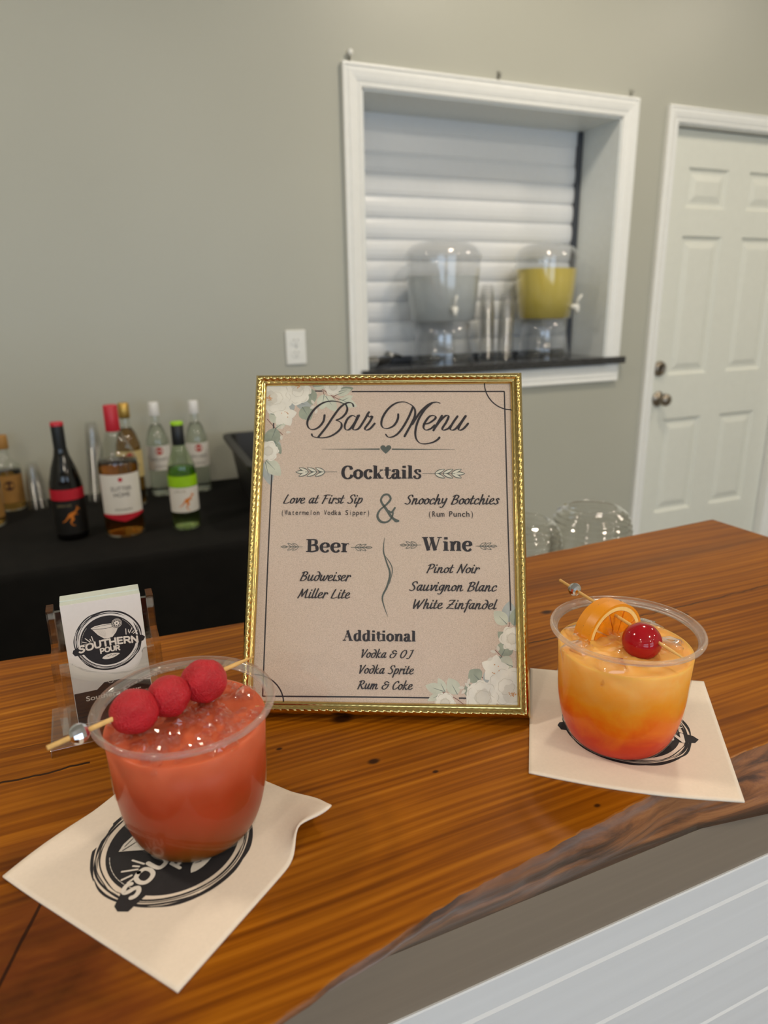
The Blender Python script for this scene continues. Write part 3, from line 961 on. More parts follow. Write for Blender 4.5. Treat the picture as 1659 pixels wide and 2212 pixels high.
# moulded casing, mitred: profile across the width (0 outer .. 1 inner, projection)
def casing(mb, x0, x1, z0, z1, w, prof, sides='LTR', face=WALL):
    """x0..z1 = inner opening; casing grows outwards by w"""
    n = len(prof)
    for sd in sides:
        vs = []
        for (u, h) in prof:
            o = w * (1 - u)
            if sd == 'T':
                vs += [(x0 - o, face - h, z1 + o), (x1 + o, face - h, z1 + o)]
            elif sd == 'B':
                vs += [(x0 - o, face - h, z0 - o), (x1 + o, face - h, z0 - o)]
            elif sd == 'L':
                vs += [(x0 - o, face - h, z0 - (o if 'B' in sides else 0)), (x0 - o, face - h, z1 + o)]
            else:
                vs += [(x1 + o, face - h, z0 - (o if 'B' in sides else 0)), (x1 + o, face - h, z1 + o)]
        mb.add(vs, [(2 * i, 2 * i + 1, 2 * i + 3, 2 * i + 2) for i in range(n - 1)])
CP = [(0, 0), (0, .017), (.10, .018), (.16, .014), (.26, .014), (.30, .017), (.55, .015), (.72, .012), (.78, .009), (.84, .012), (.94, .011), (1, .008), (1, 0)]
cs = MB()
casing(cs, OX0, OX1, OZ0 - .005, OZ1, .068, CP, 'LTRB')
cs.build('window_casing', M['white_trim'], win)

# rolling shutter
shut = thing('rolling_shutter', 'closed white rolling shutter of horizontal slats inside the white-trimmed pass-through', 'shutter', (1.494, SH, 0.06))
sp_ = MB()
pitch = 0.0765
rows = []
zt = 0.90 - 0.06
z = 0.0
while z < zt - 0.08:
    for (dz, dy) in ((0, .004), (.003, .0085), (.006, .004), (.010, .0), (.025, -.004), (.045, -.005), (.060, -.0035), (.070, .0)):
        rows.append((z + dz, dy))
    z += pitch
rows += [(z, .004), (z + .004, .001), (zt, .0)]
vs = []
for (zz, dy) in rows:
    vs += [(-.56, dy, zz), (.56, dy, zz)]
sp_.add(vs, [(2 * i, 2 * i + 1, 2 * i + 3, 2 * i + 2) for i in range(len(rows) - 1)])
sp_.build('slat_curtain', M['shutter'], shut)
MB().box(-.60, .60, -.004, .02, zt - .002, zt + .09).build('header_plate', M['shutter'], shut)
MB().box(.515, .536, -.020, .012, 0, zt + .05, .003).build('guide_rail', M['dark_rail'], shut)
MB().box(-.56, -.522, -.028, .012, 0, zt + .05, .003).build('guide_rail', M['dark_rail'], shut)
MB().box(-.505, .505, -.012, .012, -.002, .022, .003).build('bottom_bar', M['dark_rail'], shut)

sill = MB().box(0.926, 2.120, 2.312, SH - .02, OZ0 - .0005, OZ0 + .0275, .003).build('stone_sill', M['granite'])
tag(sill, 'black speckled stone sill across the bottom of the pass-through', 'sill')

# door: six panels, lever hardware
dr = sempty('door_1')
dfm = MB()
DF = WALL + 0.035
YD = DF
panels = [(2.44, 2.672, 0.655, 0.812), (2.795, 3.027, 0.655, 0.812), (2.44, 2.672, -.045, .545), (2.795, 3.027, -.045, .545), (2.44, 2.672, -.70, -.245), (2.795, 3.027, -.70, -.245)]
gx = sorted({2.322, 3.143} | {p[0] for p in panels} | {p[1] for p in panels})
gz = sorted({FLOOR + .01, 0.952} | {p[2] for p in panels} | {p[3] for p in panels})
for i in range(len(gx) - 1):
    for j in range(len(gz) - 1):
        hit = any(abs(p[0] - gx[i]) < 1e-6 and p[1] == gx[i + 1] and p[2] <= gz[j] + 1e-6 and p[3] >= gz[j + 1] - 1e-6 for p in panels)
        if not hit:
            dfm.add([(gx[i], YD, gz[j]), (gx[i + 1], YD, gz[j]), (gx[i + 1], YD, gz[j + 1]), (gx[i], YD, gz[j + 1])], [(0, 1, 2, 3)])
for (x0, x1, z0, z1) in panels:
    loops = []
    for (ins, d) in ((0, 0), (.010, .010), (.022, .011), (.050, .003), (.054, .003)):
        loops.append([(x0 + ins, YD + d, z0 + ins), (x1 - ins, YD + d, z0 + ins), (x1 - ins, YD + d, z1 - ins), (x0 + ins, YD + d, z1 - ins)])
    vs = [q for l in loops for q in l]
    fs = []
    for a_ in range(len(loops) - 1):
        for k in range(4):
            fs.append((a_ * 4 + k, a_ * 4 + (k + 1) % 4, a_ * 4 + 4 + (k + 1) % 4, a_ * 4 + 4 + k))
    fs.append(tuple(range(len(vs) - 4, len(vs))))
    dfm.add(vs, fs)
dfm.box(2.322, 3.143, YD + .012, YD + .04, FLOOR + .01, 0.952)
dfm.build('door_panel', M['door_paint'], dr)
df2 = MB()
casing(df2, DX0, DX1, FLOOR, DZ1, .058, CP, 'LTR')
for (x0, x1, z0, z1) in ((DX0 - .001, DX0 + .004, FLOOR, DZ1), (DX1 - .004, DX1 + .001, FLOOR, DZ1), (DX0, DX1, DZ1 - .004, DZ1 + .001)):
    df2.box(x0, x1, WALL - .004, WALL + .1, z0, z1)
df2.build('door_frame', M['white_trim'], dr)
kb = MB()
def yl(prof, c):
    m = MB()
    m.lathe(prof, 28)
    return [(c[0] + x, c[1] - z, c[2] + y) for (x, y, z) in m.v], m.f
vs, fs = yl([(0, 0), (.033, 0), (.034, .003), (.030, .008), (.012, .011), (.012, .028), (.022, .034), (.0275, .044), (.0275, .053), (.022, .062), (.010, .066), (0, .066)], (2.392, YD, -.148))
kb.add(vs, fs, True)
kb.build('door_knob', M['nickel'], dr)
kb = MB()
vs, fs = yl([(0, 0), (.033, 0), (.034, .004), (.031, .012), (.026, .016), (.018, .018), (.016, .016), (0, .016)], (2.382, YD, -.012))
kb.add(vs, fs, True)
kb.box(2.3795, 2.3845, YD - .028, YD - .015, -.026, .002, .001)
kb.build('deadbolt', M['nickel'], dr)
bb = MB()
for (x0, x1) in ((XL, DX0 - .06), (DX1 + .06, XR)):
    bb.box(x0, x1, WALL - .014, WALL, FLOOR, FLOOR + .10, .003)
struct(bb.build('baseboard_back', M['white_trim']))

# outlet
ou = thing('wall_outlet', 'white electrical outlet plate on the grey wall left of the pass-through', 'outlet', (0.690, WALL, 0.147))
MB().box(-.036, .036, -.006, 0, -.058, .058, .003).build('cover_plate', M['white_plastic'], ou)
for zc in (.020, -.020):
    rc = MB()
    pts = [(.0165 * math.cos(t_), zc + .0145 * math.sin(t_)) for t_ in [2 * PI * k / 28 for k in range(28)]]
    rc.prism(pts, 'y', -.0078, -.004)
    r_ = rc.build('receptacle', M['white_plastic'], ou)
    sl = MB()
    sl.box(-.0075, -.0055, -.0082, -.0076, zc + .000, zc + .008).box(.0055, .0075, -.0082, -.0076, zc + .000, zc + .008).box(-.002, .002, -.0082, -.0076, zc - .010, zc - .006)
    sl.build('slot', M['outlet_slot'], r_)
MB().ball((0, -.0065, 0), .003, 12, 8, (1, .4, 1)).build('screw', M['outlet_slot'], ou)

# three adhesive hooks above the casing
hk = [(0.915, 'white round adhesive hook above the left corner of the pass-through trim', True), (1.473, 'small clear adhesive hook above the middle of the pass-through trim', False), (2.066, 'small clear adhesive hook above the right corner of the pass-through trim', False)]
for (hx, lab, big) in hk:
    h_ = thing('wall_hook', lab, 'hook', (hx, WALL, 1.045), group='hooks above the pass-through')
    MB().box(-.007, .007, -.003, 0, -.016, .012, .001).build('hook_plate', M['hook_clear'], h_)
    if big:
        MB().ball((0, -.014, .006), .0095, 18, 12, (1, .7, 1)).tube([(0, -.002, 0), (0, -.012, .004)], .004, 8).build('hook_knob', M['white_plastic'], h_)
    else:
        MB().tube([(0, -.003, -.002), (0, -.009, -.010), (0, -.016, -.008), (0, -.017, .002)], .0018, 8).build('hook_arm', M['steel'], h_)

# ================================================================== PASS-THROUGH: dispensers, cups, scoop
SZ = OZ0 + .0275
def dispenser(name, label, x, y, liquid, lvl, zrot):
    d = thing(name, label, 'drink dispenser', (x, y, SZ), (0, 0, zrot), 'drink dispensers on the sill')
    ex, ey = 1.12, .94
    body = [(.102, .158), (.112, .163), (.120, .24), (.128, .34), (.131, .385), (.131, .392)]
    MB().lathe(body, 56, sx=ex, sy=ey, cap0=True).build('jug', M['jug'], d)
    MB().lathe([(.133, .388), (.135, .392), (.133, .402), (.126, .416), (.108, .434), (.080, .446), (.05, .450), (.0, .451)], 56, sx=ex, sy=ey).build('lid', M['jug'], d)
    lq = [(0, .161), (.100, .161), (.110, .166), (.118, .24), (.118 + (lvl - .24) * .08, lvl), (0, lvl)]
    MB().lathe(lq, 56, sx=ex, sy=ey).build('drink', liquid, d)
    st = [(.112, 0), (.116, .003), (.106, .05), (.096, .11), (.098, .156), (.094, .156), (.092, .11), (.102, .05), (.108, 0)]
    MB().lathe(st, 56, sx=ex, sy=ey).build('stand', M['jug'], d)
    sp2 = MB()
    sp2.tube([(0, -.108, .205), (0, -.140, .205)], .011, 14)
    sp2.tube([(0, -.134, .208), (0, -.137, .180)], [.010, .008], 14)
    tp = sp2.build('spigot', M['white_plastic'], d)
    lv = MB()
    lv.tube([(0, -.134, .212), (0, -.138, .232), (0, -.152, .252)], [.006, .006, .004], 10)
    lv.build('spigot_lever', M['white_plastic'], tp)
    return d
dispenser('water_dispenser', 'clear beverage dispenser of iced water at the left on the black sill', 1.313, 2.446, M['water'], .325, -.15)
dispenser('lemonade_dispenser', 'clear beverage dispenser of yellow lemonade at the right on the black sill', 1.788, 2.446, M['lemonade'], .352, .62)


def cup_proto(name, label, loc, rb, rt_, h, group, mat):
    c = MB()
    # upside down: rim at the bottom
    prof = [(0, h - .004), (rb - .004, h - .004), (rb, h), (rb + .0006, h - .002), (rb + (rt_ - rb) * .5, h * .5), (rt_ - .0015, .004), (rt_, .0035), (rt_ + .0012, .002), (rt_ + .0006, 0.0004), (rt_ - .0006, .001)]
    c.lathe(prof, 32)
    o = c.build(name, mat)
    o.location = loc
    return tag(o, label, 'cup', group)


def stack(name, label, x, y, z, rb, rt_, h, pitch_, n, group, lean=(0, 0)):
    p0 = cup_proto(name, label, (x, y, z), rb, rt_, h, group, M['thin_cup'])
    for k in range(1, n):
        c = p0.copy()
        COL.objects.link(c)
        c.location = (x + lean[0] * k, y + lean[1] * k, z + k * pitch_)


stack('plastic_cup', 'clear plastic cup in the taller stack between the two drink dispensers', 1.535, 2.475, SZ, .024, .034, .115, .0105, 18, 'taller cup stack on the sill', (-.0004, 0))
stack('plastic_cup', 'clear plastic cup in the shorter front stack beside the lemonade dispenser', 1.575, 2.405, SZ, .024, .033, .115, .0105, 15, 'shorter cup stack on the sill')

sc_ = thing('ice_scoop', 'small metal scoop lying at the left end of the black sill', 'scoop', (1.035, 2.42, SZ), (0, 0, .5))
m_ = MB()
N1, N2 = 10, 12
vs = []
for i in range(N1):
    t = i / (N1 - 1)
    r = .034 * (1 - .35 * t ** 2)
    for k in range(N2 + 1):
        a_ = PI * (1.05 * k / N2) - .08
        vs.append((-.05 + .10 * t, -r * math.cos(a_), .036 - r * math.sin(a_) * 1.0))
m_.add(vs, [(i * (N2 + 1) + k, i * (N2 + 1) + k + 1, (i + 1) * (N2 + 1) + k + 1, (i + 1) * (N2 + 1) + k) for i in range(N1 - 1) for k in range(N2)], True)
m_.ball((.05, 0, .034), .022, 18, 10, (.3, 1, 1))
m_.build('scoop_bowl', M['steel'], sc_)
MB().tube([(.055, 0, .034), (.09, 0, .040), (.13, 0, .030)], [.007, .008, .0065], 12).build('handle', M['steel'], sc_)

# ================================================================== BACK TABLE with bottles
TZ = -0.285
TX0, TX1, TY0, TY1 = -1.25, 0.66, 1.665, 2.335
tb = thing('folding_table', 'long table under a black cloth against the grey wall', 'table', (0, 0, FLOOR))
MB().box(TX0 + .01, TX1 - .01, TY0 + .01, TY1 - .01, TZ - .03 - FLOOR, TZ - .004 - FLOOR).build('tabletop', M['white_plastic'], tb)
for (x, y) in ((TX0 + .15, TY0 + .1), (TX0 + .15, TY1 - .1), (TX1 - .15, TY0 + .1), (TX1 - .15, TY1 - .1)):
    MB().tube([(x, y, 0), (x, y, TZ - .03 - FLOOR)], .014, 12).build('leg', M['nickel'], tb)
# cloth: top and pleated drape
cl = MB()
ring = []
def per(n=60):
    out = []
    for k in range(n):
        t = k / n
        out.append((TX0 + (TX1 - TX0) * t, TY0, 0, -1))
    for k in range(24):
        out.append((TX1, TY0 + (TY1 - TY0) * k / 24, 1, 0))
    for k in range(n):
        out.append((TX1 - (TX1 - TX0) * k / n, TY1, 0, 1))
    for k in range(24):
        out.append((TX0, TY1 - (TY1 - TY0) * k / 24, -1, 0))
    return out
pr = per()
n = len(pr)
lv_ = [(-.004, 0.0), (0.002, -.004), (0.006, -.02), (.010, -.2), (.014, -.5), (.018, FLOOR - TZ + .01)]
vs = []
for li, (o_, dz) in enumerate(lv_):
    for k, (x, y, nx, ny) in enumerate(pr):
        am = 0 if li < 2 else (.004 + .018 * min(1, -dz / .5))
        wv = math.sin(k * .9) * .6 + math.sin(k * .37 + 1) * .5
        o2 = o_ + am * max(-.3, wv) * (1 if ny <= 0 else 0)
        vs.append((x + nx * o2, y + ny * min(o2, .012), TZ + dz))
fs = [(l * n + k, l * n + (k + 1) % n, (l + 1) * n + (k + 1) % n, (l + 1) * n + k) for l in range(len(lv_) - 1) for k in range(n)]
fs.append(tuple(range(n)))
cl.add(vs, fs, True)
clo = cl.build('tablecloth', M['cloth'])
clo.data.polygons[len(fs) - 1].use_smooth = False
tag(clo, 'black cloth draped over the long table behind the bar', 'tablecloth')


def band(r, z0, z1, a0=-PI / 2, span=2.6, seg=24, point=0.0):
    """curved label patch on a bottle of radius r"""
    mb = MB()
    vs = []
    for k in range(seg + 1):
        t = k / seg
        a_ = a0 + span * (t - .5)
        zz = z0 - point * (1 - abs(2 * t - 1))
        vs += [(r * math.cos(a_), r * math.sin(a_), zz), (r * math.cos(a_), r * math.sin(a_), z1)]
    mb.add(vs, [(2 * k, 2 * k + 2, 2 * k + 3, 2 * k + 1) for k in range(seg)], True)
    return mb


def wrapT(r, zc, a0=-PI / 2):
    return lambda u, v_, l: ((r + l) * math.cos(a0 + u / r), (r + l) * math.sin(a0 + u / r), zc + v_)


def bottle(name, label, loc, prof, gl, liq=None, lvl=0, cap=None, rot=0.0, lean=(0, 0)):
    b = thing(name, label, 'bottle', loc, (lean[0], lean[1], rot), 'bottles on the black table')
    MB().lathe([(0, .003)] + prof, 40).build('glass_bottle', gl, b)
    if liq:
        pl = [(max(0, r - .0022), max(.006, z_)) for (r, z_) in prof]
        out = [(0, .006)]
        for (q0, q1) in zip(pl, pl[1:]):
            out.append(q0)
            if q1[1] > lvl:
                t = (lvl - q0[1]) / max(1e-6, q1[1] - q0[1])
                out.append((q0[0] + (q1[0] - q0[0]) * t, lvl))
                break
        out.append((0, lvl))
        MB().lathe(out, 40).build('drink', liq, b)
    if cap:
        cm, cr, c0, c1 = cap
        m2 = MB()
        m2.lathe([(0, c0), (cr, c0), (cr + .0006, c0 + .002), (cr + .0002, c1 - .002), (cr - .0012, c1), (0, c1)], 32)
        m2.build('cap', cm, b)
    return b


KANG = [([(-.9, -.55), (-.62, -.42), (-.36, -.12), (-.1, .12)], [.05, .10, .16, .3]), ([(-.1, .1), (.1, .2), (.32, .34), (.5, .5)], [.42, .42, .26, .16]),
        ([(.48, .5), (.62, .68), (.86, .66)], [.15, .2, .07]), ([(.6, .74), (.56, .96)], [.07, .04]), ([(.66, .74), (.68, .98)], [.07, .04]),
        ([(.34, .3), (.5, .12), (.62, .16)], [.09, .06, .05]), ([(-.06, .02), (.1, -.3), (-.12, -.55), (-.02, -.86), (.22, -.94)], [.34, .24, .12, .08, .07])]
def kangaroo(ink, x, y, s_):
    for (pts, ws) in KANG:
        ink.stroke([(x + px * s_, y + py * s_) for px, py in pts], [w_ * s_ for w_ in ws], None, 5)


# red wine, near-black bottle with a red band and an orange kangaroo emblem (leans a little to the left)
rw = bottle('red_wine_bottle', 'dark wine bottle with red neck ring, red band and orange animal emblem', (-.073, 1.889, TZ), [(.034, 0), (.038, .004), (.0385, .012), (.0395, .12), (.0385, .150), (.030, .185), (.0185, .218), (.0150, .238), (.0145, .292), (.0150, .293), (.0150, .3005), (.012, .301)], M['black_glass'])
MB().lathe([(.0152, .235), (.0153, .292), (.0150, .294)], 32).build('neck_sleeve', M['black_cap'], rw)
MB().lathe([(.0156, .293), (.0156, .300), (.0146, .302), (0, .302)], 32).build('cap', M['red_foil'], rw)
MB().lathe([(.0402, .108), (.0402, .136)], 40).build('band', M['red_foil'], rw)
lb = band(.0401, .018, .106, span=3.0).build('front_label', M['label_dark'], rw)
ik = Ink(wrapT(.0402, .066))
kangaroo(ik, .004, .0, .026)
ik.build('emblem', M['emblem_orange'], lb)
ik = Ink(wrapT(.0402, .066))
ik.font('[yellow tail]', -.028, .026, .007, .034)
ik.build('lettering', M['tan_ink'], lb)

# large rose
rs = bottle('rose_wine_bottle', 'large clear bottle of amber rose wine with red cap and pointed white label', (.0555, 1.868, TZ), [(.046, 0), (.050, .005), (.051, .015), (.051, .185), (.049, .200), (.038, .228), (.024, .256), (.0165, .275), (.0155, .285), (.0155, .330), (.014, .333)], M['flint'], M['rose_wine'], .196, (M['red_foil'], .0172, .272, .338))
lb = band(.0514, .064, .168, span=2.3, point=.014).build('front_label', M['label_white'], rs)
e_ = MB()
e2 = band(.0517, .058, .064, span=2.3, point=.014)
e2.build('label_edge', M['red_foil'], lb)
for (t_, x_, y_, h_, w_) in (('SUTTER', -.026, .006, .011, .052), ('HOME', -.02, -.010, .011, .040), ('WHITE ZINFANDEL', -.022, -.046, .005, .044)):
    ik = Ink(wrapT(.0516, .12))
    ik.font(t_, x_, y_, h_, w_)
    ik.build('lettering', M['label_ink'], lb)
ik = Ink(wrapT(.0516, .12))
ik.disc(0, .035, .0055, n=20)
ik.build('emblem', M['red_foil'], lb)

RUM = [(.034, 0), (.037, .004), (.0375, .012), (.0375, .165), (.036, .185), (.027, .215), (.0165, .236), (.0135, .248), (.0135, .300)]
def rum(name, label, loc, gl, liq, lblm, capm, inkm, k=1.0):
    b = bottle(name, label, loc, [(r * k, z_ * k) for r, z_ in RUM], gl, liq, .232 * k, (capm, .0155 * k, .262 * k, .306 * k))
    l2 = band(.0378 * k, .088 * k, .168 * k, span=2.7).build('front_label', lblm, b)
    q = Ink(wrapT(.0379 * k, .13 * k))
    q.font('BACARDI', -.027 * k, -.010 * k, .009 * k, .054 * k)
    q.font('SUPERIOR', -.020 * k, -.032 * k, .005 * k, .040 * k)
    q.build('lettering', inkm, l2)
    q = Ink(wrapT(.0380 * k, .13 * k))
    q.disc(0, .022 * k, .0125 * k, n=28)
    q.build('emblem', M['emblem_red'], l2)
    return b
rum('gold_rum_bottle', 'golden rum bottle with cream label behind the large rose bottle', (.1000, 2.150, TZ), M['flint'], M['gold_rum'], M['label_cream'], M['gold_foil_cap'], M['label_ink'], 1.0)
rum('white_rum_bottle', 'clear rum bottle with white cap, left one of the two', (.191, 2.231, TZ), M['flint'], M['spirit'], M['label_white'], M['white_cap'], M['label_ink'], .955)
rum('white_rum_bottle', 'clear rum bottle with white cap, right one behind the green-capped wine', (.3105, 2.231, TZ), M['flint'], M['spirit'], M['label_white'], M['white_cap'], M['label_ink'], .945)

sv = bottle('white_wine_bottle', 'pale green wine bottle with black neck and lime green band', (.2106, 1.846, TZ), [(.033, 0), (.0365, .004), (.037, .012), (.037, .150), (.035, .170), (.026, .198), (.0165, .222), (.0148, .235), (.0145, .278), (.0150, .284)], M['green_glass'], M['white_wine'], .168, (M['black_cap'], .0158, .226, .279))
MB().lathe([(.0162, .2785), (.0162, .2855), (.015, .287), (0, .287)], 32).build('cap_top', M['green_foil'], sv)
MB().lathe([(.0374, .118), (.0374, .148)], 40).build('band', M['green_foil'], sv)
lb = band(.0374, .050, .117, span=2.8).build('front_label', M['label_white'], sv)
ik = Ink(wrapT(.0375, .083))
kangaroo(ik, .003, -.004, .024)
ik.build('emblem', M['emblem_orange'], lb)
ik = Ink(wrapT(.0375, .083))
ik.font('[yellow tail]', -.029, .022, .006, .030)
ik.build('lettering', M['tan_ink'], lb)

# two squat amber bottles at the left edge
for (x, y, lab) in ((-.2400, 2.262, 'squat amber spirit bottle with round brown seal beside the short cup stack'), (-.2830, 2.100, 'amber spirit bottle cut off by the left edge of the view')):
    tq = bottle('spirit_bottle', lab, (x, y, TZ), [(.036, 0), (.040, .004), (.0405, .015), (.0405, .120), (.038, .135), (.024, .148), (.015, .156), (.014, .19)], M['flint'], M['tequila'], .118, (M['label_brown'], .0165, .182, .222))
    lb = band(.0409, .026, .108, a0=-1.45, span=2.4).build('front_label', M['label_brown'], tq)
    ik = Ink(wrapT(.0411, .078, -1.45))
    ik.disc(.0, 0, .0145, n=28)
    ik.build('seal', M['emblem_brown'], lb)

stack('shot_cup', 'small clear cup in the short stack between the squat amber bottle and the dark wine', -.1686, 2.229, TZ, .0165, .0262, .066, .0066, 12, 'short cup stack on the black table')
stack('tall_cup', 'clear cup in the tall stack behind the large rose wine bottle', -.0035, 2.243, TZ, .017, .0255, .085, .0068, 24, 'tall cup stack on the black table', (.00045, 0))

# black tub
tub = thing('plastic_tub', 'black plastic bus tub on the table, half hidden by the menu frame', 'tub', (.555, 1.985, TZ), (0, 0, -.06))
tm = MB()
def rrect(hx, hy, r, z_, n_=6):
    out = []
    for (sx, sy, a0) in ((1, 1, 0), (-1, 1, PI / 2), (-1, -1, PI), (1, -1, 1.5 * PI)):
        for k in range(n_):
            a_ = a0 + PI / 2 * k / (n_ - 1)
            out.append((sx * (hx - r) + r * math.cos(a_), sy * (hy - r) + r * math.sin(a_), z_))
    return out
lo = [rrect(.135, .225, .03, 0), rrect(.157, .253, .035, .165), rrect(.170, .266, .035, .166), rrect(.172, .268, .035, .158), rrect(.174, .270, .035, .158), rrect(.174, .270, .035, .171), rrect(.153, .249, .033, .171), rrect(.131, .221, .028, .004)]
vs = [p_ for l in lo for p_ in l]
n = len(lo[0])
fs = [(l * n + k, l * n + (k + 1) % n, (l + 1) * n + (k + 1) % n, (l + 1) * n + k) for l in range(len(lo) - 1) for k in range(n)]
fs += [tuple(range(n)), tuple(range((len(lo) - 1) * n, len(lo) * n))]
tm.add(vs, fs)
tm.build('tub_shell', M['black_plastic'], tub)

# ================================================================== BAR
bar = thing('bar_counter', 'bar front of white horizontal shiplap under a taupe apron board', 'bar counter', (0, 0, FLOOR))
H = -FLOOR
BX0, BX1 = -1.5, 0.735
MB().box(BX0, BX1, .285, .585, 0, H - .0465).build('cabinet', M['siding'], bar)
MB().box(BX0, BX1, .2595, .2845, H - .100, H - .0465).build('apron_board', M['taupe'], bar)
sd = MB()
prof = [(.2845, H - .0945), (.2585, H - .0945), (.2578, H - .0953)]
zz = H - .1185
while zz > .05:
    prof += [(.2578, zz + .0004), (.2605, zz - .0004), (.2605, zz - .0010), (.2578, zz - .0036)]
    zz -= .0575
prof += [(.2578, .0), (.2845, 0)]
sd.prism(prof, 'x', BX0, BX1)
sd.build('shiplap_siding', M['siding'], bar)
MB().box(BX0, BX1, .585, .98, H - .27, H - .25).build('work_shelf', M['siding'], bar)
for x in (BX0 + .05, -.4, BX1 - .07):
    MB().prism([(.585, H - .27), (.95, H - .27), (.585, H - .6)], 'x', x, x + .02).build('shelf_bracket', M['siding'], bar)

FE = [(-1.6, .21), (-.6, .19), (-.25, .205), (-.1, .200), (.0, .209), (.04, .2150), (.091, .229), (.127, .237), (.17, .243), (.214, .248), (.282, .256), (.357, .262), (.393, .263), (.5, .258), (.62, .262), (.80, .255)]
BE = [(-1.6, .62), (-.2, .617), (-.096, .617), (.033, .606), (.124, .601), (.3, .615), (.456, .631), (.6, .637), (.752, .642), (.80, .642)]
def interp(T_, x):
    for (a_, b_) in zip(T_, T_[1:]):
        if a_[0] <= x <= b_[0]:
            t = (x - a_[0]) / (b_[0] - a_[0])
            return a_[1] + (b_[1] - a_[1]) * t
    return T_[-1][1]
slab = thing('live_edge_countertop', 'thick varnished live-edge wooden slab forming the bar top', 'bar top')
tops, edge = MB(), MB()
NX = 420
rowsT, rowsE = [], []
for i in range(NX + 1):
    x = -1.5 + 2.26 * i / NX
    nz = .0016 * noise.noise(Vector((x * 55, 1.3, 0))) + .0010 * noise.noise(Vector((x * 160, 2.3, 0)))
    yf = interp(FE, x) + nz
    yb = interp(BE, x) + .0015 * noise.noise(Vector((x * 30, 7, 0)))
    yu = (.2595 if x < .33 else .2595 - .010 * min(1, (x - .33) / .06))
    xe = x + (0 if x < .6 else .012 * ((x - .6) / .16))
    rowsT.append([(x, yb, -.046), (x, yb + .002, -.012), (x, yb - .001, -.002), (x, yb - .004, 0)] + [(x + (xe - x) * t, yb - .004 + (yf + .005 - yb) * t, 0) for t in (.15, .35, .6, .85, 1.0)] + [(xe, yf + .0003, -.0006)])
    m1 = .004 * noise.noise(Vector((x * 18, 4, 0)))
    rowsE.append([(xe, yf + .0003, -.0006), (xe, yf - .0006, -.003), (xe, yf + (yu - yf) * .25 - .003 + m1, -.012), (xe, yf + (yu - yf) * .55 - .0035 + m1 * .7, -.025), (xe, yf + (yu - yf) * .85 - .002, -.037), (xe, yu - .0015, -.0440), (xe, yu + .002, -.0463), (xe, .30, -.0463)])
def loft(mb, rows, smooth=True):
    m_ = len(rows[0])
    vs = [p_ for r_ in rows for p_ in r_]
    mb.add(vs, [(i * m_ + k, i * m_ + k + 1, (i + 1) * m_ + k + 1, (i + 1) * m_ + k) for i in range(len(rows) - 1) for k in range(m_ - 1)], smooth)
loft(tops, rowsT, False)
e0 = rowsT[-1] + rowsE[-1]
tops.add(e0, [tuple(range(len(e0)))])
e0 = rowsT[0] + rowsE[0]
tops.add(e0, [tuple(range(len(e0)))])
tops.build('slab', M['slab'], slab)
loft(edge, rowsE, True)
edge.build('live_edge', M['bark'], slab)['label'] = 'dark grey-brown bark edge of the slab'

# ribbed glass jars behind the bar
for (x, y, r, z1, lab) in ((.6925, .800, .0620, -.017, 'ribbed clear glass jar behind the bar, right one nearest the door'), (.5690, .800, .0560, -.020, 'ribbed clear glass jar behind the bar, partly hidden by the menu frame')):
    j = thing('glass_jar', lab, 'jar', (x, y, -.25), group='glass jars behind the bar')
    h_ = z1 + .25
    pf = [(r * .6, 0), (r * .8, .004), (r * .97, .03), (r, .07), (r, h_ - .050), (r * .99, h_ - .036), (r * .95, h_ - .021), (r * .86, h_ - .009), (r * .74, h_ - .002), (r * .64, h_), (r * .60, h_)]
    pf = catmull(pf, 8)
    pf2 = [(p_[0] + .0011 * math.sin(p_[1] * 760), p_[1]) for p_ in pf]
    MB().lathe([(0, .002)] + pf2, 64).build('glass_body', M['jar'], j)
    MB().lathe([(r * .60, h_), (r * .62, h_ + .001), (r * .60, h_ + .002), (r * .58, h_ + .001), (r * .60, h_)], 48).build('rim', M['jar'], j)

# ================================================================== MENU FRAME
KF = 0.9839 / 1000.0      # millimetres of the frame to metres
menu = thing('picture_frame', 'gold embossed picture frame standing on the bar with the bar menu', 'picture frame', (.16656, .39431, .00463), (-.4816, 0, -.4667))
FWd, FHt = 213.0, 264.0
rails = [((-FWd / 2, 0), (1, 0), (0, 1), FWd, 'bottom'), ((FWd / 2, 0), (0, 1), (-1, 0), FHt, 'right'), ((FWd / 2, FHt), (-1, 0), (0, -1), FWd, 'top'), ((-FWd / 2, FHt), (0, -1), (1, 0), FHt, 'left')]
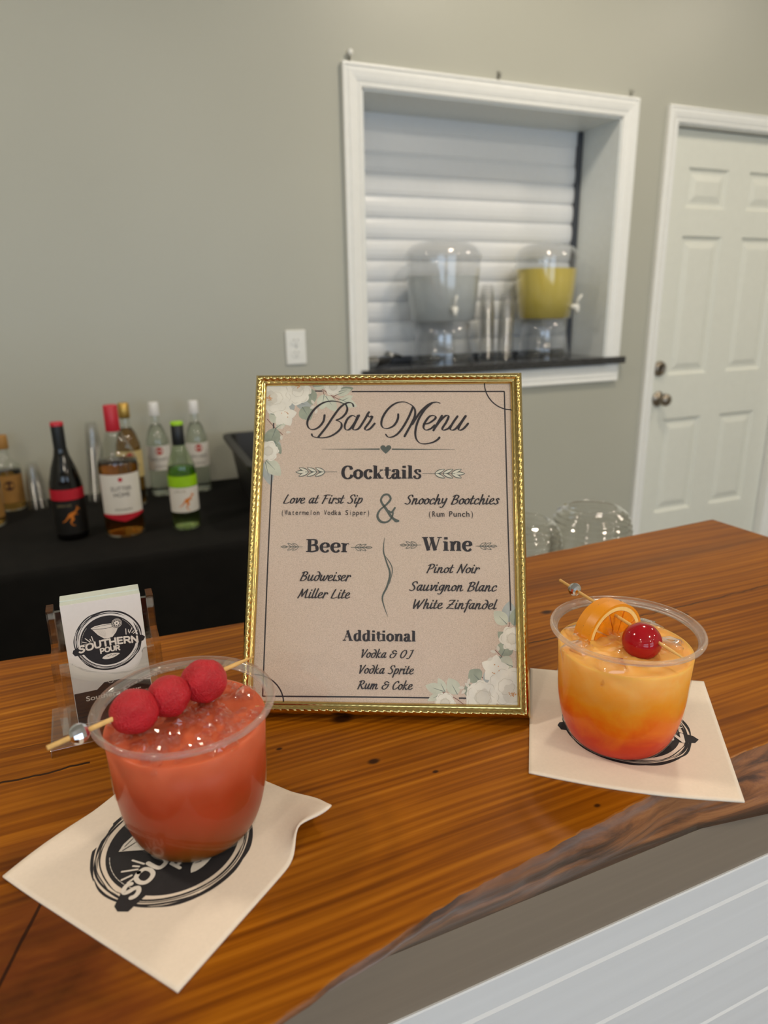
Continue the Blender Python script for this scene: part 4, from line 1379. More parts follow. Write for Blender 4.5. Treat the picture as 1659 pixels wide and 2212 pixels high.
# (inset, height towards the viewer, emboss weight) in millimetres
RP = [(0.0, -9.8, 0), (0.0, -4.5, 0), (.15, -1.6, 0), (.5, -.4, 0), (1.1, .5, .1)] + [(1.4 + 4.6 * k / 12, 1.0 + 2.2 * math.sin(PI * (k + .6) / 13.2), math.sin(PI * (k + .5) / 13)) for k in range(13)] + [(6.4, .9, .15), (6.8, .75, 0), (7.3, 1.0, .2), (7.9, .9, .2), (8.4, .3, 0), (9.0, -.6, 0), (9.2, -1.5, 0)]
for (st, dv, iv, L, nm) in rails:
    mb = MB()
    NU = int(L / .55)
    rows = []
    for (o_, h_, e_) in RP:
        row = []
        for k in range(NU + 1):
            u = o_ + (L - 2 * o_) * k / NU
            hh = h_
            if e_ > 0:
                ph = (u + o_ * 1.15) / 5.3
                fr_ = ph - math.floor(ph)
                lobe = math.sin(PI * min(1, fr_ / .82)) if fr_ < .82 else -.25 * math.sin(PI * (fr_ - .82) / .18)
                ph2 = (u + o_ * 2.1) / 1.35
                hh += e_ * (.30 * lobe + .05 * math.sin(2 * PI * ph2) * max(0, lobe) - .15)
            x = st[0] + dv[0] * u + iv[0] * o_
            z_ = st[1] + dv[1] * u + iv[1] * o_
            row.append((x * KF, -hh * KF, z_ * KF))
        rows.append(row)
    loft(mb, rows, True)
    mb.build('frame_rail', M['gold'], menu, fix=True)
b_ = MB()
b_.box(-104 * KF, 104 * KF, 3.2 * KF, 9.0 * KF, 2.5 * KF, 261.5 * KF)
b_.build('backing_board', M['board'], menu)
# easel strut: hinged high on the back, its foot on the bar behind
t_ = .4816
foot_local_y = .150
foot_z = (-.00463 + foot_local_y * math.sin(t_)) / math.cos(t_)
eb = MB()
top_z, wdt = .165, .028
p_top = Vector((0, .0092, top_z))
p_ft = Vector((0, foot_local_y, foot_z))
dv_ = (p_ft - p_top).normalized()
nv_ = Vector((0, dv_.z, -dv_.y)) * -.0015
vs = []
for s_ in (-1, 1):
    for (p_, ww) in ((p_top, .014), (p_ft, wdt)):
        for q in (-1, 1):
            vs.append((s_ * ww, p_.y + nv_.y * q, p_.z + nv_.z * q))
eb.add(vs, [(0, 1, 3, 2), (4, 6, 7, 5), (0, 4, 5, 1), (2, 3, 7, 6), (0, 2, 6, 4), (1, 5, 7, 3)])
eb.build('easel_leg', M['board'], menu)
sheet = MB().box(-101.5 * KF, 101.5 * KF, 2.0 * KF, 2.3 * KF, 5.2 * KF, 259 * KF).build('menu_sheet', M['paper'], menu)
MB().box(-103 * KF, 103 * KF, .55 * KF, 1.3 * KF, 4 * KF, 260 * KF).build('glass_pane', M['pane'], menu)
YS = 2.0 * KF
def TM(u, v_, l):
    u = max(-101.0, min(101.0, u))
    v_ = max(5.6, min(258.5, v_))
    return (u * KF, YS - l * .35, v_ * KF)

# floral corners
PLN = Ink(TM, .00052)
ST = Ink(TM, .00002)      # stems
LB, LG_, LP, LV, PT, P2, SM = (Ink(TM, b0) for b0 in (.00006, .00012, .00018, .00026, .00032, .00044, .00056))
def rose_print(x, y, r, seed, petals=6, core=True, cx=0, cy=0):
    rr = random.Random(seed)
    for k in range(petals):
        t = 2 * PI * k / petals + rr.uniform(-.2, .2)
        PT.disc(x + r * .52 * math.cos(t), y + r * .52 * math.sin(t), r * .56, r * .50, t, 26, .3, seed + k)
    for k in range(petals):
        t = 2 * PI * k / petals + .5
        P2.disc(x + cx + r * .28 * math.cos(t), y + cy + r * .28 * math.sin(t), r * .27, r * .24, t, 20, .3, seed + k)
    PT.disc(x + cx, y + cy, r * .42, r * .40, 0, 24, .25, seed)
    for k in range(petals):
        t = 2 * PI * k / petals + rr.uniform(-.1, .1)
        for (q0, q1, sp) in ((.98, .98, .34), (.46, .44, .5)):
            PLN.stroke([(x + r * q0 * math.cos(t + sp * (j / 5 - .5) * 2) * (1 - .05 * abs(j - 2.5)), y + r * q1 * math.sin(t + sp * (j / 5 - .5) * 2) * (1 - .05 * abs(j - 2.5))) for j in range(6)], .22, None, 4, False, .2)
        PLN.stroke([(x + r * .35 * math.cos(t + .4), y + r * .35 * math.sin(t + .4)), (x + r * .8 * math.cos(t + .45), y + r * .8 * math.sin(t + .45))], .18, None, 4, False, .2)
    if core:
        for k in range(22):
            t = rr.uniform(0, 2 * PI)
            q = rr.uniform(0, r * .20)
            SM.disc(x + cx + q * math.cos(t), y + cy + q * math.sin(t), .45, n=8)
def small_bloom(x, y, r, seed):
    rr = random.Random(seed)
    for k in range(5):
        t = 2 * PI * k / 5 + seed
        PT.leaf(x, y, x + r * math.cos(t), y + r * math.sin(t), r * .8)
    for k in range(7):
        t = rr.uniform(0, 2 * PI)
        LV.stroke([(x, y), (x + r * .28 * math.cos(t), y + r * .28 * math.sin(t))], .35, None, 3)
        SM.disc(x + r * .3 * math.cos(t), y + r * .3 * math.sin(t), .4, n=8)
def lf(ink, x0, y0, x1, y1, w, vein=True):
    ink.leaf(x0, y0, x1, y1, w)
    if vein:
        LV.stroke([(x0, y0), (x0 + (x1 - x0) * .6, y0 + (y1 - y0) * .6)], [.55, .15], None, 3, False)
# top left
rose_print(-89.5, 244.5, 12.5, 1, 7, True, -5.5, 0)
rose_print(-72.0, 250.0, 10.5, 2, 7, True, 0, 5)
rose_print(-43.5, 254.0, 7.0, 3, 6, False)
lf(LB, -82.0, 242.0, -76.0, 231.5, 11)
lf(LB, -73.5, 240.8, -60.5, 238.0, 9)
lf(LG_, -68.0, 237.0, -61.0, 226.0, 12)
lf(LG_, -62.5, 252.5, -60.0, 238.5, 10)
lf(LP, -50.5, 247.5, -52.5, 234.5, 10)
lf(LP, -49.5, 246.0, -40.5, 233.0, 9)
lf(LP, -38.5, 243.5, -24.0, 237.0, 7.5)
lf(LP, -36.0, 242.0, -27.5, 246.0, 5)
lf(LG_, -39.5, 249.5, -27.0, 252.5, 6)
lf(LP, -40.0, 247.0, -29.0, 251.5, 6)
lf(LP, -60.0, 254.0, -48.0, 254.5, 6)
small_bloom(-82.0, 230.0, 10.0, 4)
lf(LP, -94.5, 232.0, -82.5, 227.5, 13)
lf(LG_, -88.5, 219.5, -94.0, 203.0, 13)
lf(LP, -88.5, 219.5, -79.5, 226.0, 6)
rose_print(-94.0, 200.5, 8.0, 6, 6, False)
lf(LG_, -89.5, 208.0, -83.5, 198.0, 6)
lf(LB, -89.5, 209.0, -84.0, 203.0, 5)
lf(LP, -95.5, 193.0, -83.0, 180.5, 11)
lf(LB, -96.0, 192.0, -90.5, 172.5, 9)
for (x, y, t) in ((-58.5, 239.5, 2.2), (-58.0, 237.5, 3.6), (-54.5, 238.5, 1.2), (-56.0, 235.0, 4.4), (-84.0, 213.5, 4.8), (-80.5, 215.8, .1), (-84.5, 218.5, 1.0)):
    P2.leaf(x, y, x + 4.2 * math.cos(t), y + 4.2 * math.sin(t), 2.2)
for pts in ([(-59, 256), (-52, 251.5), (-44, 246), (-36.5, 242)], [(-43, 245.5), (-38, 248.5)], [(-77, 241.5), (-71, 239), (-67.5, 234.5)], [(-96, 227), (-90, 220.5), (-83, 214)], [(-51.5, 250), (-50.5, 246)], [(-44, 246), (-42, 243)]):
    ST.stroke(pts, .55, None, 5)
# bottom right
rose_print(89.5, 22.0, 13.5, 11, 7, True, 4.0, -5)
rose_print(72.5, 14.0, 12.0, 12, 7, False)
rose_print(45.0, 9.5, 7.5, 13, 6, False)
lf(LB, 80.0, 24.5, 75.5, 34.5, 11)
lf(LB, 74.0, 24.5, 64.0, 21.5, 8)
lf(LG_, 70.5, 26.0, 63.0, 33.5, 12)
lf(LG_, 65.5, 14.0, 60.5, 24.0, 9)
lf(LP, 54.0, 16.0, 47.5, 27.5, 10)
lf(LP, 45.0, 17.5, 40.0, 27.5, 6)
lf(LP, 44.0, 18.0, 30.5, 22.0, 8)
lf(LP, 43.0, 16.5, 32.0, 11.0, 5)
lf(LG_, 46.0, 14.5, 34.0, 13.0, 5)
small_bloom(81.5, 34.5, 10.5, 14)
lf(LP, 94.5, 36.5, 83.5, 40.5, 12)
lf(LG_, 86.5, 44.0, 92.5, 55.0, 12)
lf(LG_, 86.5, 43.5, 82.5, 38.0, 6)
rose_print(94.5, 56.5, 8.5, 16, 6, False)
lf(LG_, 91.5, 54.5, 84.0, 61.5, 7)
lf(LP, 91.0, 67.0, 81.5, 76.5, 10)
lf(LB, 92.5, 68.5, 93.0, 84.0, 11)
lf(LG_, 96.0, 66.0, 98.0, 79.0, 8)
for (x, y, t) in ((62.5, 21.5, 2.4), (61.5, 23.5, 1.2), (59.0, 21.0, 3.2), (60.0, 19.5, 3.9), (84.5, 47.5, 1.8), (82.5, 46.5, 2.9), (80.0, 42.5, 3.6)):
    P2.leaf(x, y, x + 4.4 * math.cos(t), y + 4.4 * math.sin(t), 2.2)
for pts in ([(60, 8), (52, 13.5), (44, 17), (38, 19)], [(78, 24.5), (72, 28.5), (69, 32)], [(94, 35), (88, 42), (82, 48)], [(91, 53), (91.5, 62), (93, 68)], [(45, 17.5), (42, 14.5)]):
    ST.stroke(pts, .55, None, 5)
ST.build('twig_print', M['twig'], sheet)
LB.build('leaf_print', M['leaf_blue'], sheet)
LG_.build('leaf_print', M['leaf'], sheet)
LP.build('leaf_print', M['leaf_pale'], sheet)
LV.build('leaf_vein', M['leaf_vein'], sheet)
PT.build('petal_print', M['petal'], sheet)
P2.build('petal_print', M['petal2'], sheet)
SM.build('stamen_print', M['stamen'], sheet)
PLN.build('petal_line', M['petal_line'], sheet)

# border lines and corner arcs
BL = Ink(TM, .00010)
for seg in ([(-28.5, 249.6), (92.8, 248.6)], [(92.6, 248.6), (93.1, 160), (93.8, 77)], [(93.2, 40), (93.4, 33)], [(-90.2, 192), (-90.4, 117), (-89.9, 12.2)], [(-90.6, 226), (-90.5, 217)], [(-90.3, 205), (-90.3, 202)], [(-89.9, 12.4), (-20, 13.0), (37, 13.3)], [(55, 13.4), (64, 13.4)], [(-62, 250.3), (-52, 250.2)]):
    BL.stroke(seg, 1.05, None, 4, False)
BL.stroke([(97.5 - 20.8 * math.cos(k * PI / 20) + 0.4, 256 - 22 * math.sin(k * PI / 20) - .6) for k in range(11)], 1.0, None, 4, False)
BL.stroke([(-97 + 23 * math.cos(k * PI / 20), 7 + 21 * math.sin(k * PI / 20)) for k in range(11)], 1.0, None, 4, False)
BL.build('border_line', M['ink'], sheet)

# lettering
TX = Ink(TM, .00062)
BAR = [
 [(-49.8, 229.9), (-50.6, 224.8), (-54.0, 220.2), (-58.4, 218.1), (-62.0, 219.3), (-63.5, 223.5), (-61.9, 229.0), (-57.6, 235.5), (-51.5, 240.1), (-44.8, 241.7), (-38.5, 240.9), (-34.0, 239.2)],
 [(-59.6, 214.3), (-58.6, 212.4), (-55.1, 211.5), (-50.2, 211.3), (-44.9, 212.4), (-39.7, 215.5), (-36.2, 219.6), (-36.3, 223.3), (-39.0, 225.2), (-40.1, 225.7), (-36.4, 227.5), (-32.9, 231.2), (-31.7, 235.3), (-33.1, 239.0)],
 [(-34.0, 239.2), (-30.5, 240.4), (-27.8, 239.5), (-26.8, 237.3)],
 [(-34.0, 239.2), (-37.9, 235.8), (-42.7, 228.9), (-47.8, 220.6), (-52.5, 214.2), (-54.2, 211.9)],
 [(-24.9, 228.3), (-27.6, 229.5), (-31.1, 227.0), (-33.4, 221.5), (-32.6, 218.0), (-29.5, 218.2), (-25.7, 223.3), (-23.1, 229.2)],
 [(-22.2, 229.5), (-24.8, 224.2), (-26.9, 219.1), (-25.5, 217.6), (-22.0, 219.1), (-17.7, 226.0), (-15.2, 231.0)],
 [(-14.3, 232.1), (-15.3, 230.4), (-14.2, 228.3), (-11.6, 228.7), (-13.7, 224.1), (-17.2, 219.1), (-16.3, 217.4), (-13.2, 218.6), (-9.7, 222.7)],
 [(8.9, 230.2), (8.6, 226.3), (5.7, 221.2), (0.9, 218.7), (-3.1, 219.5), (-4.4, 223.1), (-2.8, 229.1), (1.6, 235.5), (7.3, 239.6), (13.5, 240.5), (18.3, 238.6), (20.6, 236.8)],
 [(20.6, 236.3), (17.5, 228.5), (13.2, 220.3), (8.8, 214.4), (4.5, 211.7), (1.0, 211.7), (-0.8, 213.8)],
 [(20.6, 236.8), (22.1, 234.0), (22.1, 228.9), (19.7, 223.0), (16.7, 217.1), (14.1, 212.2)],
 [(20.2, 222.1), (22.8, 226.6), (27.2, 233.0), (33.3, 238.5), (38.6, 240.1), (42.1, 239.2)],
 [(35.5, 239.4), (29.8, 233.9), (25.0, 225.7), (22.7, 217.5), (22.9, 211.1), (25.5, 207.0), (29.8, 205.9), (35.9, 207.0), (39.8, 209.2), (41.4, 211.0)],
 [(28.9, 222.0), (33.3, 222.9), (38.1, 226.5), (37.7, 228.8), (33.8, 228.4), (30.3, 223.8), (28.9, 219.7), (30.7, 217.2), (34.6, 218.3), (37.7, 221.0)],
 [(43.4, 228.8), (40.3, 223.3), (36.8, 216.9)],
 [(37.2, 217.9), (42.1, 224.7), (46.4, 228.8), (48.6, 228.3), (46.9, 223.7), (43.8, 218.7), (44.6, 217.0), (48.1, 218.2), (50.3, 220.5)],
 [(55.6, 228.2), (52.5, 223.7), (49.9, 218.7), (51.2, 217.0), (54.2, 218.2), (58.6, 223.6), (61.7, 228.2)],
 [(62.1, 228.4), (59.0, 223.6), (56.4, 218.7), (57.3, 216.9), (60.3, 218.2), (63.8, 222.2)],
]
for st in BAR:
    TX.stroke(st, 1.8, (0.36, -PI * 0.62, 1.6), 8)
for (txt, x, y, w, cap) in (('Cocktails', -36.0, 178.1, 63.4, 10.0), ('Beer', -61.6, 120.3, 34.4, 9.8), ('Wine', 27.4, 121.7, 38.6, 10.2), ('Additional', -31.6, 53.7, 55.2, 7.5)):
    TX.text(SF, txt, x, y, w, cap, 0.0, cap * .27, (0.36, PI / 2, 1.5), capu=1.42, caps=False)
for (txt, x, y, w, cap) in (('Love at First Sip', -80.6, 158.2, 62.2, 6.9), ('Snoochy Bootchies', 14.2, 157.6, 72.0, 7.3), ('Budweiser', -65.4, 98.1, 38.4, 7.0), ('Miller Lite', -66.4, 85.0, 39.6, 6.8),
                            ('Pinot Noir', 31.0, 104.8, 39.4, 6.6), ('Sauvignon Blanc', 18.0, 91.2, 65.4, 6.9), ('White Zinfandel', 20.4, 77.9, 62.6, 6.8), ('Vodka & OJ', -18.2, 41.4, 38.6, 6.0), ('Vodka Sprite', -19.6, 29.9, 41.2, 6.1), ('Rum & Coke', -19.6, 18.8, 40.4, 6.1)):
    TX.text(BR, txt, x, y, w, cap, .24, cap * .165, NIB_BR, .55)
for (txt, x, y, h_, w_) in (('(Watermelon Vodka Sipper)', -81.8, 149.1, 3.9, 69.8), ('(Rum Punch)', 32.2, 147.9, 4.3, 35.6)):
    cell = w_ / len(txt)
    for k, ch in enumerate(txt):
        if ch == ' ':
            continue
        gw = cell * (.34 if ch in '()' else .14 if ch in 'li' else .52 if ch in 'tr' else .92 if ch in 'mW' else .74)
        TX.font(ch, x + k * cell + (cell - gw) / 2, y, h_, gw, 0, .006)
TX.build('lettering', M['ink'], sheet)

# grey-green ornaments
GR = Ink(TM, .00066)
GR.stroke([(9.8, 144.6), (5.0, 147.0), (.5, 153.5), (-3.8, 160.2), (-2.0, 164.6), (1.6, 165.2), (3.6, 161.8), (.6, 157.6), (-4.6, 153.0), (-6.4, 148.0), (-3.6, 143.9), (1.2, 143.8), (4.6, 147.2), (5.6, 151.0)], [1.3, 2.0, 2.0, 1.4, 1.6, 1.6, 1.6, 1.2, 1.6, 2.0, 1.4, 1.2, 1.2], None, 8)
GR.stroke([(2.4, 152.6), (4.4, 151.2), (7.0, 154.8)], [.9, 1.6, 1.4], None, 6)
GR.stroke([(9.8, 144.6), (7.6, 144.2), (5.4, 146.6)], [1.6, 1.2, 1.4], None, 6)
GR.stroke([(-.7, 131.5), (-1.5, 121.9), (.9, 113.0), (3.7, 104.2), (1.8, 94.8), (-1.7, 86.7), (-.7, 80.1), (2.3, 71.9)], [.2, .9, 1.0, 1.4, 1.5, 1.2, .8, .2], None, 8)
GR.stroke([(-1.5, 119.1), (3.6, 112.3), (5.5, 106.2), (3.4, 96.1)], [.2, .7, .7, .2], None, 8)
GR.stroke([(-51.7, 201.9), (-5.4, 201.8)], [.15, 1.1], None, 2, False)
GR.stroke([(53.5, 201.2), (4.2, 201.7)], [.15, 1.1], None, 2, False)
GR.poly([(-.6, 197.9), (-3.4, 200.6), (-4.9, 202.6), (-4.6, 204.2), (-3.0, 205.0), (-1.4, 204.5), (-.6, 203.3), (.2, 204.5), (1.8, 205.0), (3.4, 204.2), (3.7, 202.6), (2.2, 200.6)])
GW = Ink(TM, .00058)
def sprig(x0, x1, y, ln, filled, sc_):
    dx = 1 if x1 > x0 else -1
    GR.stroke([(x0, y), (x1 - dx * ln * .3, y)], .34, None, 2)
    Ls = [(x1 - dx * ln, y, x1, y)]
    for k in range(3 if filled else 2):
        bx = x0 + dx * (abs(x1 - x0) * (.28 if filled else .18) + k * ln * .72)
        for s_ in (-1, 1):
            Ls.append((bx, y, bx + dx * ln * .9, y + s_ * sc_))
    for (ax, ay, cx, cy) in Ls:
        if filled:
            GR.leaf(ax, ay, cx, cy, sc_ * .86)
            GW2.leaf(ax + (cx - ax) * .08, ay + (cy - ay) * .08, cx - (cx - ax) * .08, cy - (cy - ay) * .08, sc_ * .50)
        else:
            dx_, dy_ = cx - ax, cy - ay
            l_ = math.hypot(dx_, dy_)
            for b_ in (-1, 1):
                GR.stroke([(ax, ay), (ax + dx_ * .5 - dy_ / l_ * b_ * sc_ * .34, ay + dy_ * .5 + dx_ / l_ * b_ * sc_ * .34), (cx, cy)], .36, None, 5)
GW2 = Ink(TM, .00075)
sprig(-38.8, -71.6, 183.4, 9.0, True, 3.6)
sprig(28.3, 61.3, 181.9, 9.0, True, 3.6)
sprig(-63.7, -80.7, 124.1, 5.4, False, 2.6)
sprig(-26.3, -10.1, 123.9, 5.4, False, 2.6)
sprig(27.3, 11.0, 125.9, 5.4, False, 2.6)
sprig(68.7, 84.7, 125.3, 5.4, False, 2.6)
GR.build('ornament', M['ink_green'], sheet)
GW2.build('ornament_fill', M['leaf_fill'], sheet)

# ================================================================== NAPKINS
def napkin(label, corners, height, centre, ang, rad, group, edge_bulge=None):
    """corners: left, front, right, back in plan"""
    nk = thing('paper_napkin', label, 'napkin', (centre[0], centre[1], 0), (0, 0, 0), group)
    N_ = 48
    def plan(u, v_):
        a_, b_, c_, d_ = corners
        x = (1 - u) * (1 - v_) * a_[0] + u * (1 - v_) * b_[0] + u * v_ * c_[0] + (1 - u) * v_ * d_[0]
        y = (1 - u) * (1 - v_) * a_[1] + u * (1 - v_) * b_[1] + u * v_ * c_[1] + (1 - u) * v_ * d_[1]
        if edge_bulge:
            ex, ey = edge_bulge(u, v_)
            x += ex
            y += ey
        return x - centre[0], y - centre[1]
    top, bot = [], []
    for i in range(N_ + 1):
        for j in range(N_ + 1):
            u, v_ = i / N_, j / N_
            x, y = plan(u, v_)
            h0 = height(u, v_)
            top.append((x, y, .0013 + h0))
            bot.append((x, y, .00005 + h0))
    mb = MB()
    K = N_ + 1
    vs = top + bot
    off = K * K
    fs = [(i * K + j, i * K + j + 1, (i + 1) * K + j + 1, (i + 1) * K + j) for i in range(N_) for j in range(N_)]
    fs += [(off + i * K + j, off + (i + 1) * K + j, off + (i + 1) * K + j + 1, off + i * K + j + 1) for i in range(N_) for j in range(N_)]
    for k in range(N_):
        for (p_, q_) in (((0, k), (0, k + 1)), ((N_, k + 1), (N_, k)), ((k + 1, 0), (k, 0)), ((k, N_), (k + 1, N_))):
            a_, b_ = p_[0] * K + p_[1], q_[0] * K + q_[1]
            fs.append((a_, b_, b_ + off, a_ + off))
    mb.add(vs, fs, True)
    sh = mb.build('napkin_sheet', M['napkin'], nk)
    # lower fold peeking out along two edges
    ca, sa = math.cos(ang), math.sin(ang)
    def TN_(u, v_, l):
        return ((u * ca - v_ * sa) * rad, (u * sa + v_ * ca) * rad, .0013 + l)
    inks = [Ink(TN_, q_) for q_ in (.00006, .00040, .00055, .00062)]
    draw_logo(*inks)
    for k_, m_ in zip(inks, ('napkin_ink', 'white_ink', 'napkin_ink', 'white_ink')):
        k_.build('logo_print', M[m_], nk)
    return nk


def hl(u, v_):
    # right corner (u=1, v=1) lifted and pinched; mild waves along the far edge
    d = math.hypot(1 - u, (1 - v_) * .8)
    h0 = .0
    if d < .30:
        t = 1 - d / .30
        h0 += .011 * t * t * (3 - 2 * t)
    c_ = (u - .93) * .72 + (v_ - .78) * .69
    q_ = math.hypot(1 - u, .80 - v_)
    if q_ < .2:
        h0 += .0045 * (1 - q_ / .2) ** 2
    if u < .25:
        h0 += .0012 * (1 - u / .25) ** 2 * (1 + math.sin(v_ * 9))
    h0 += .0016 * max(0, 1 - u / .12) * max(0, math.sin(v_ * 5 - 2.2))
    return h0
def bl(u, v_):
    # crumple: pulls the lifted right corner inwards and kinks the edge beside it
    w1 = math.exp(-(((u - 1) / .05) ** 2 + ((v_ - .80) / .10) ** 2))
    w2 = math.exp(-(((u - .86) / .10) ** 2 + ((v_ - 1) / .06) ** 2))
    w3 = math.exp(-(((u - 1) / .14) ** 2 + ((v_ - 1) / .14) ** 2))
    return (-.006 * w1 + .002 * w2 - .006 * w3, .004 * w1 - .003 * w2 - .006 * w3)
napkin('white napkin with round black logo under the pink drink, right corner crumpled up', [(-.0722, .3475), (.0036, .2450), (.1056, .3212), (.0300, .4235)], hl, (.0135, .3352), .640, .0430, 'printed cocktail napkins', bl)


def hr(u, v_):
    h0 = .0
    if u > .7 and v_ < .4:
        h0 += 0
    t = max(0, (u - .62) / .38) * max(0, 1 - v_ * 1.6)
    return .0012 * max(0, .12 - u) * (1 + math.sin(v_ * 8))
def br_(u, v_):
    b_ = math.sin(PI * u) * max(0, 1 - v_ * 2.5)
    return (-.0022 * b_, -.0040 * b_)
napkin('white napkin with round black logo under the orange drink, one corner past the edge', [(.2277, .3032), (.3283, .2279), (.4145, .3369), (.3040, .4105)], hr, (.3174, .3160), -.664, .0426, 'printed cocktail napkins', br_)

# ================================================================== CUPS AND DRINKS
Rr, Hh, Rw, Rk, Zk, Rb = .0488, .0827, .0438, .0420, .0470, .0269
def wallprof(d=0.0, top=None):
    pts = []
    for k in range(12):
        t = PI / 2 * k / 11
        pts.append((Rb + (Rk - Rb) * math.sin(t) - d, Zk * (1 - math.cos(t)) + d * (1 - k / 11)))
    z1 = Hh - .004 if top is None else top
    pts.append((Rk + (Rw - Rk) * (z1 - Zk) / (Hh - .004 - Zk) - d, z1))
    return pts


def cup(label, loc, drink, lvl, ice_n, ice_r, seed, chunk):
    c = thing('cocktail_cup', label, 'cup', loc, (0, 0, 0), 'cocktails on the bar')
    rr = random.Random(seed)
    MB().lathe([(0, 0)] + wallprof(), 96).build('cup_wall', M['cup_wall'], c)
    # turned-out lip
    lip = [(Rw, Hh - .004), (Rw + .0012, Hh - .0035), (Rr - .0014, Hh - .0026), (Rr - .0004, Hh - .0030), (Rr, Hh - .0016), (Rr - .0008, Hh), (Rr - .0024, Hh - .0002), (Rr - .0036, Hh - .0012), (Rw + .0004, Hh - .0026), (Rw - .0005, Hh - .0050), (Rw, Hh - .004)]
    MB().lathe(lip, 96).build('rim', M['cup_rim'], c)
    # liquid with a slightly uneven top
    prof = [(0, .0010)] + wallprof(.0007, lvl)
    nr = 14
    rl = prof[-1][0]
    pf = prof + [(rl * (1 - k / nr), lvl) for k in range(1, nr)]
    def lump(r, z_, t):
        return r
    mb = MB()
    mb.lathe(pf + [(0.0002, lvl)], 72)
    vs = []
    for (x, y, z_) in mb.v:
        r = math.hypot(x, y)
        if abs(z_ - lvl) < 1e-6:
            k = 1 - (r / rl) ** 6
            z_ += (.0016 * noise.noise(Vector((x * 90, y * 90, seed))) + .0012 * noise.noise(Vector((x * 220, y * 220, seed)))) * k
        vs.append((x, y, z_))
    mb.v = vs
    mb.build('drink', drink, c)
    ic = MB()
    for k in range(ice_n):
        q = rl * math.sqrt(rr.random()) * .9
        t = rr.uniform(0, 2 * PI)
        r = ice_r * rr.uniform(.6, 1.3)
        sd_ = rr.uniform(0, 50)
        if chunk:
            bm = bmesh.new()
            bmesh.ops.create_cube(bm, size=r * 1.7)
            bmesh.ops.bevel(bm, geom=bm.edges[:], offset=r * .35, segments=2, affect='EDGES', profile=.6)
            for w_ in bm.verts:
                w_.co += Vector((noise.noise(w_.co * 130 + Vector((sd_, 0, 0))), noise.noise(w_.co * 130 + Vector((0, sd_, 0))), noise.noise(w_.co * 130))) * r * .35
            mt = Matrix.Translation((q * math.cos(t), q * math.sin(t), lvl - r * .40)) @ Matrix.Rotation(rr.uniform(0, 3), 4, 'Z') @ Matrix.Rotation(rr.uniform(-.35, .35), 4, 'X')
            ic.from_bm(bm, True, mt)
        else:
            rot = Matrix.Rotation(rr.uniform(0, 6), 3, 'X') @ Matrix.Rotation(rr.uniform(0, 6), 3, 'Z')
            ic.ball((q * math.cos(t), q * math.sin(t), lvl + r * rr.uniform(-.45, .30)), r, 10, 7, (1, rr.uniform(.6, 1), rr.uniform(.5, .9)), lambda d: 1 + .55 * noise.noise(d * 1.5 + Vector((sd_, 0, 0))), False, rot)
    io = ic.build('crushed_ice', M['ice'], c)
    io['kind'] = 'stuff'
    return c


CZ = .0014
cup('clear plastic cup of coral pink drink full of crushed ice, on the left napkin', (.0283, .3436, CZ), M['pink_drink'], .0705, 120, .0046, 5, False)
cup('clear plastic cup of orange to red layered drink on ice, on the right napkin', (.3048, .3110, CZ), M['orange_drink'], .0680, 17, .0088, 9, True)

# watermelon skewer lying across the rim
A_, B_ = Vector((-.0381, .3230, .0868)), Vector((.0725, .3690, .0868))
gk = thing('garnish_skewer', 'bamboo skewer with three watermelon balls and a silver bead across the pink drink', 'garnish', tuple(A_))
D_ = B_ - A_
MB().tube([(0, 0, 0), tuple(D_ * .9), tuple(D_)], [.0013, .0013, .0004], 10).build('stick', M['bamboo'], gk)
def along(t):
    return D_ * t
bd = MB()
rotm = D_.to_track_quat('Z', 'Y').to_matrix()
bd.ball(tuple(along(.128)), .0052, 12, 8, (1, 1, 1), None, False, rotm)
bd.build('bead', M['chrome'], gk)['label'] = 'faceted silver bead'
for (t, r, sd_) in ((.368, .0121, 1), (.535, .0115, 2), (.715, .0126, 3)):
    mb = MB()
    off = along(t) + Vector((0, 0, -.0012))
    mb.ball(tuple(off), r, 40, 26, (1.0, .98, .96), lambda d, s_=sd_: 1 + .07 * noise.noise(d * 1.6 + Vector((s_ * 7, 0, 0))) + .020 * noise.noise(d * 9 + Vector((s_, 0, 0))) + .010 * noise.noise(d * 24))
    mb.build('watermelon_ball', M['melon'], gk)

# orange and cherry skewer
A2, B2 = Vector((.3050, .3814, .0895)), Vector((.3149, .2709, .0770))
gk2 = thing('garnish_skewer', 'bamboo skewer with orange slice, red cherry and silver bead across the orange drink', 'garnish', tuple(A2))
D2 = B2 - A2
MB().tube([(0, 0, 0), tuple(D2 * .9), tuple(D2)], [.0011, .0011, .0004], 10).build('stick', M['bamboo'], gk2)
bd = MB()
rotm = D2.to_track_quat('Z', 'Y').to_matrix()
bd.ball(tuple(D2 * .140), .0048, 14, 9, (1, 1, 1), None, False, rotm)
bd.build('bead', M['chrome'], gk2)['label'] = 'faceted silver bead'
mb = MB()
co = D2 * .690 + Vector((-.0026, -.004, -.0045))
mb.ball(tuple(co), .0124, 40, 26, (1, 1, .96), lambda d: 1 - .05 * max(0, d.dot(Vector((.3, -.9, .2)).normalized()) - .9) * 10)
mb.build('cherry', M['cherry'], gk2)
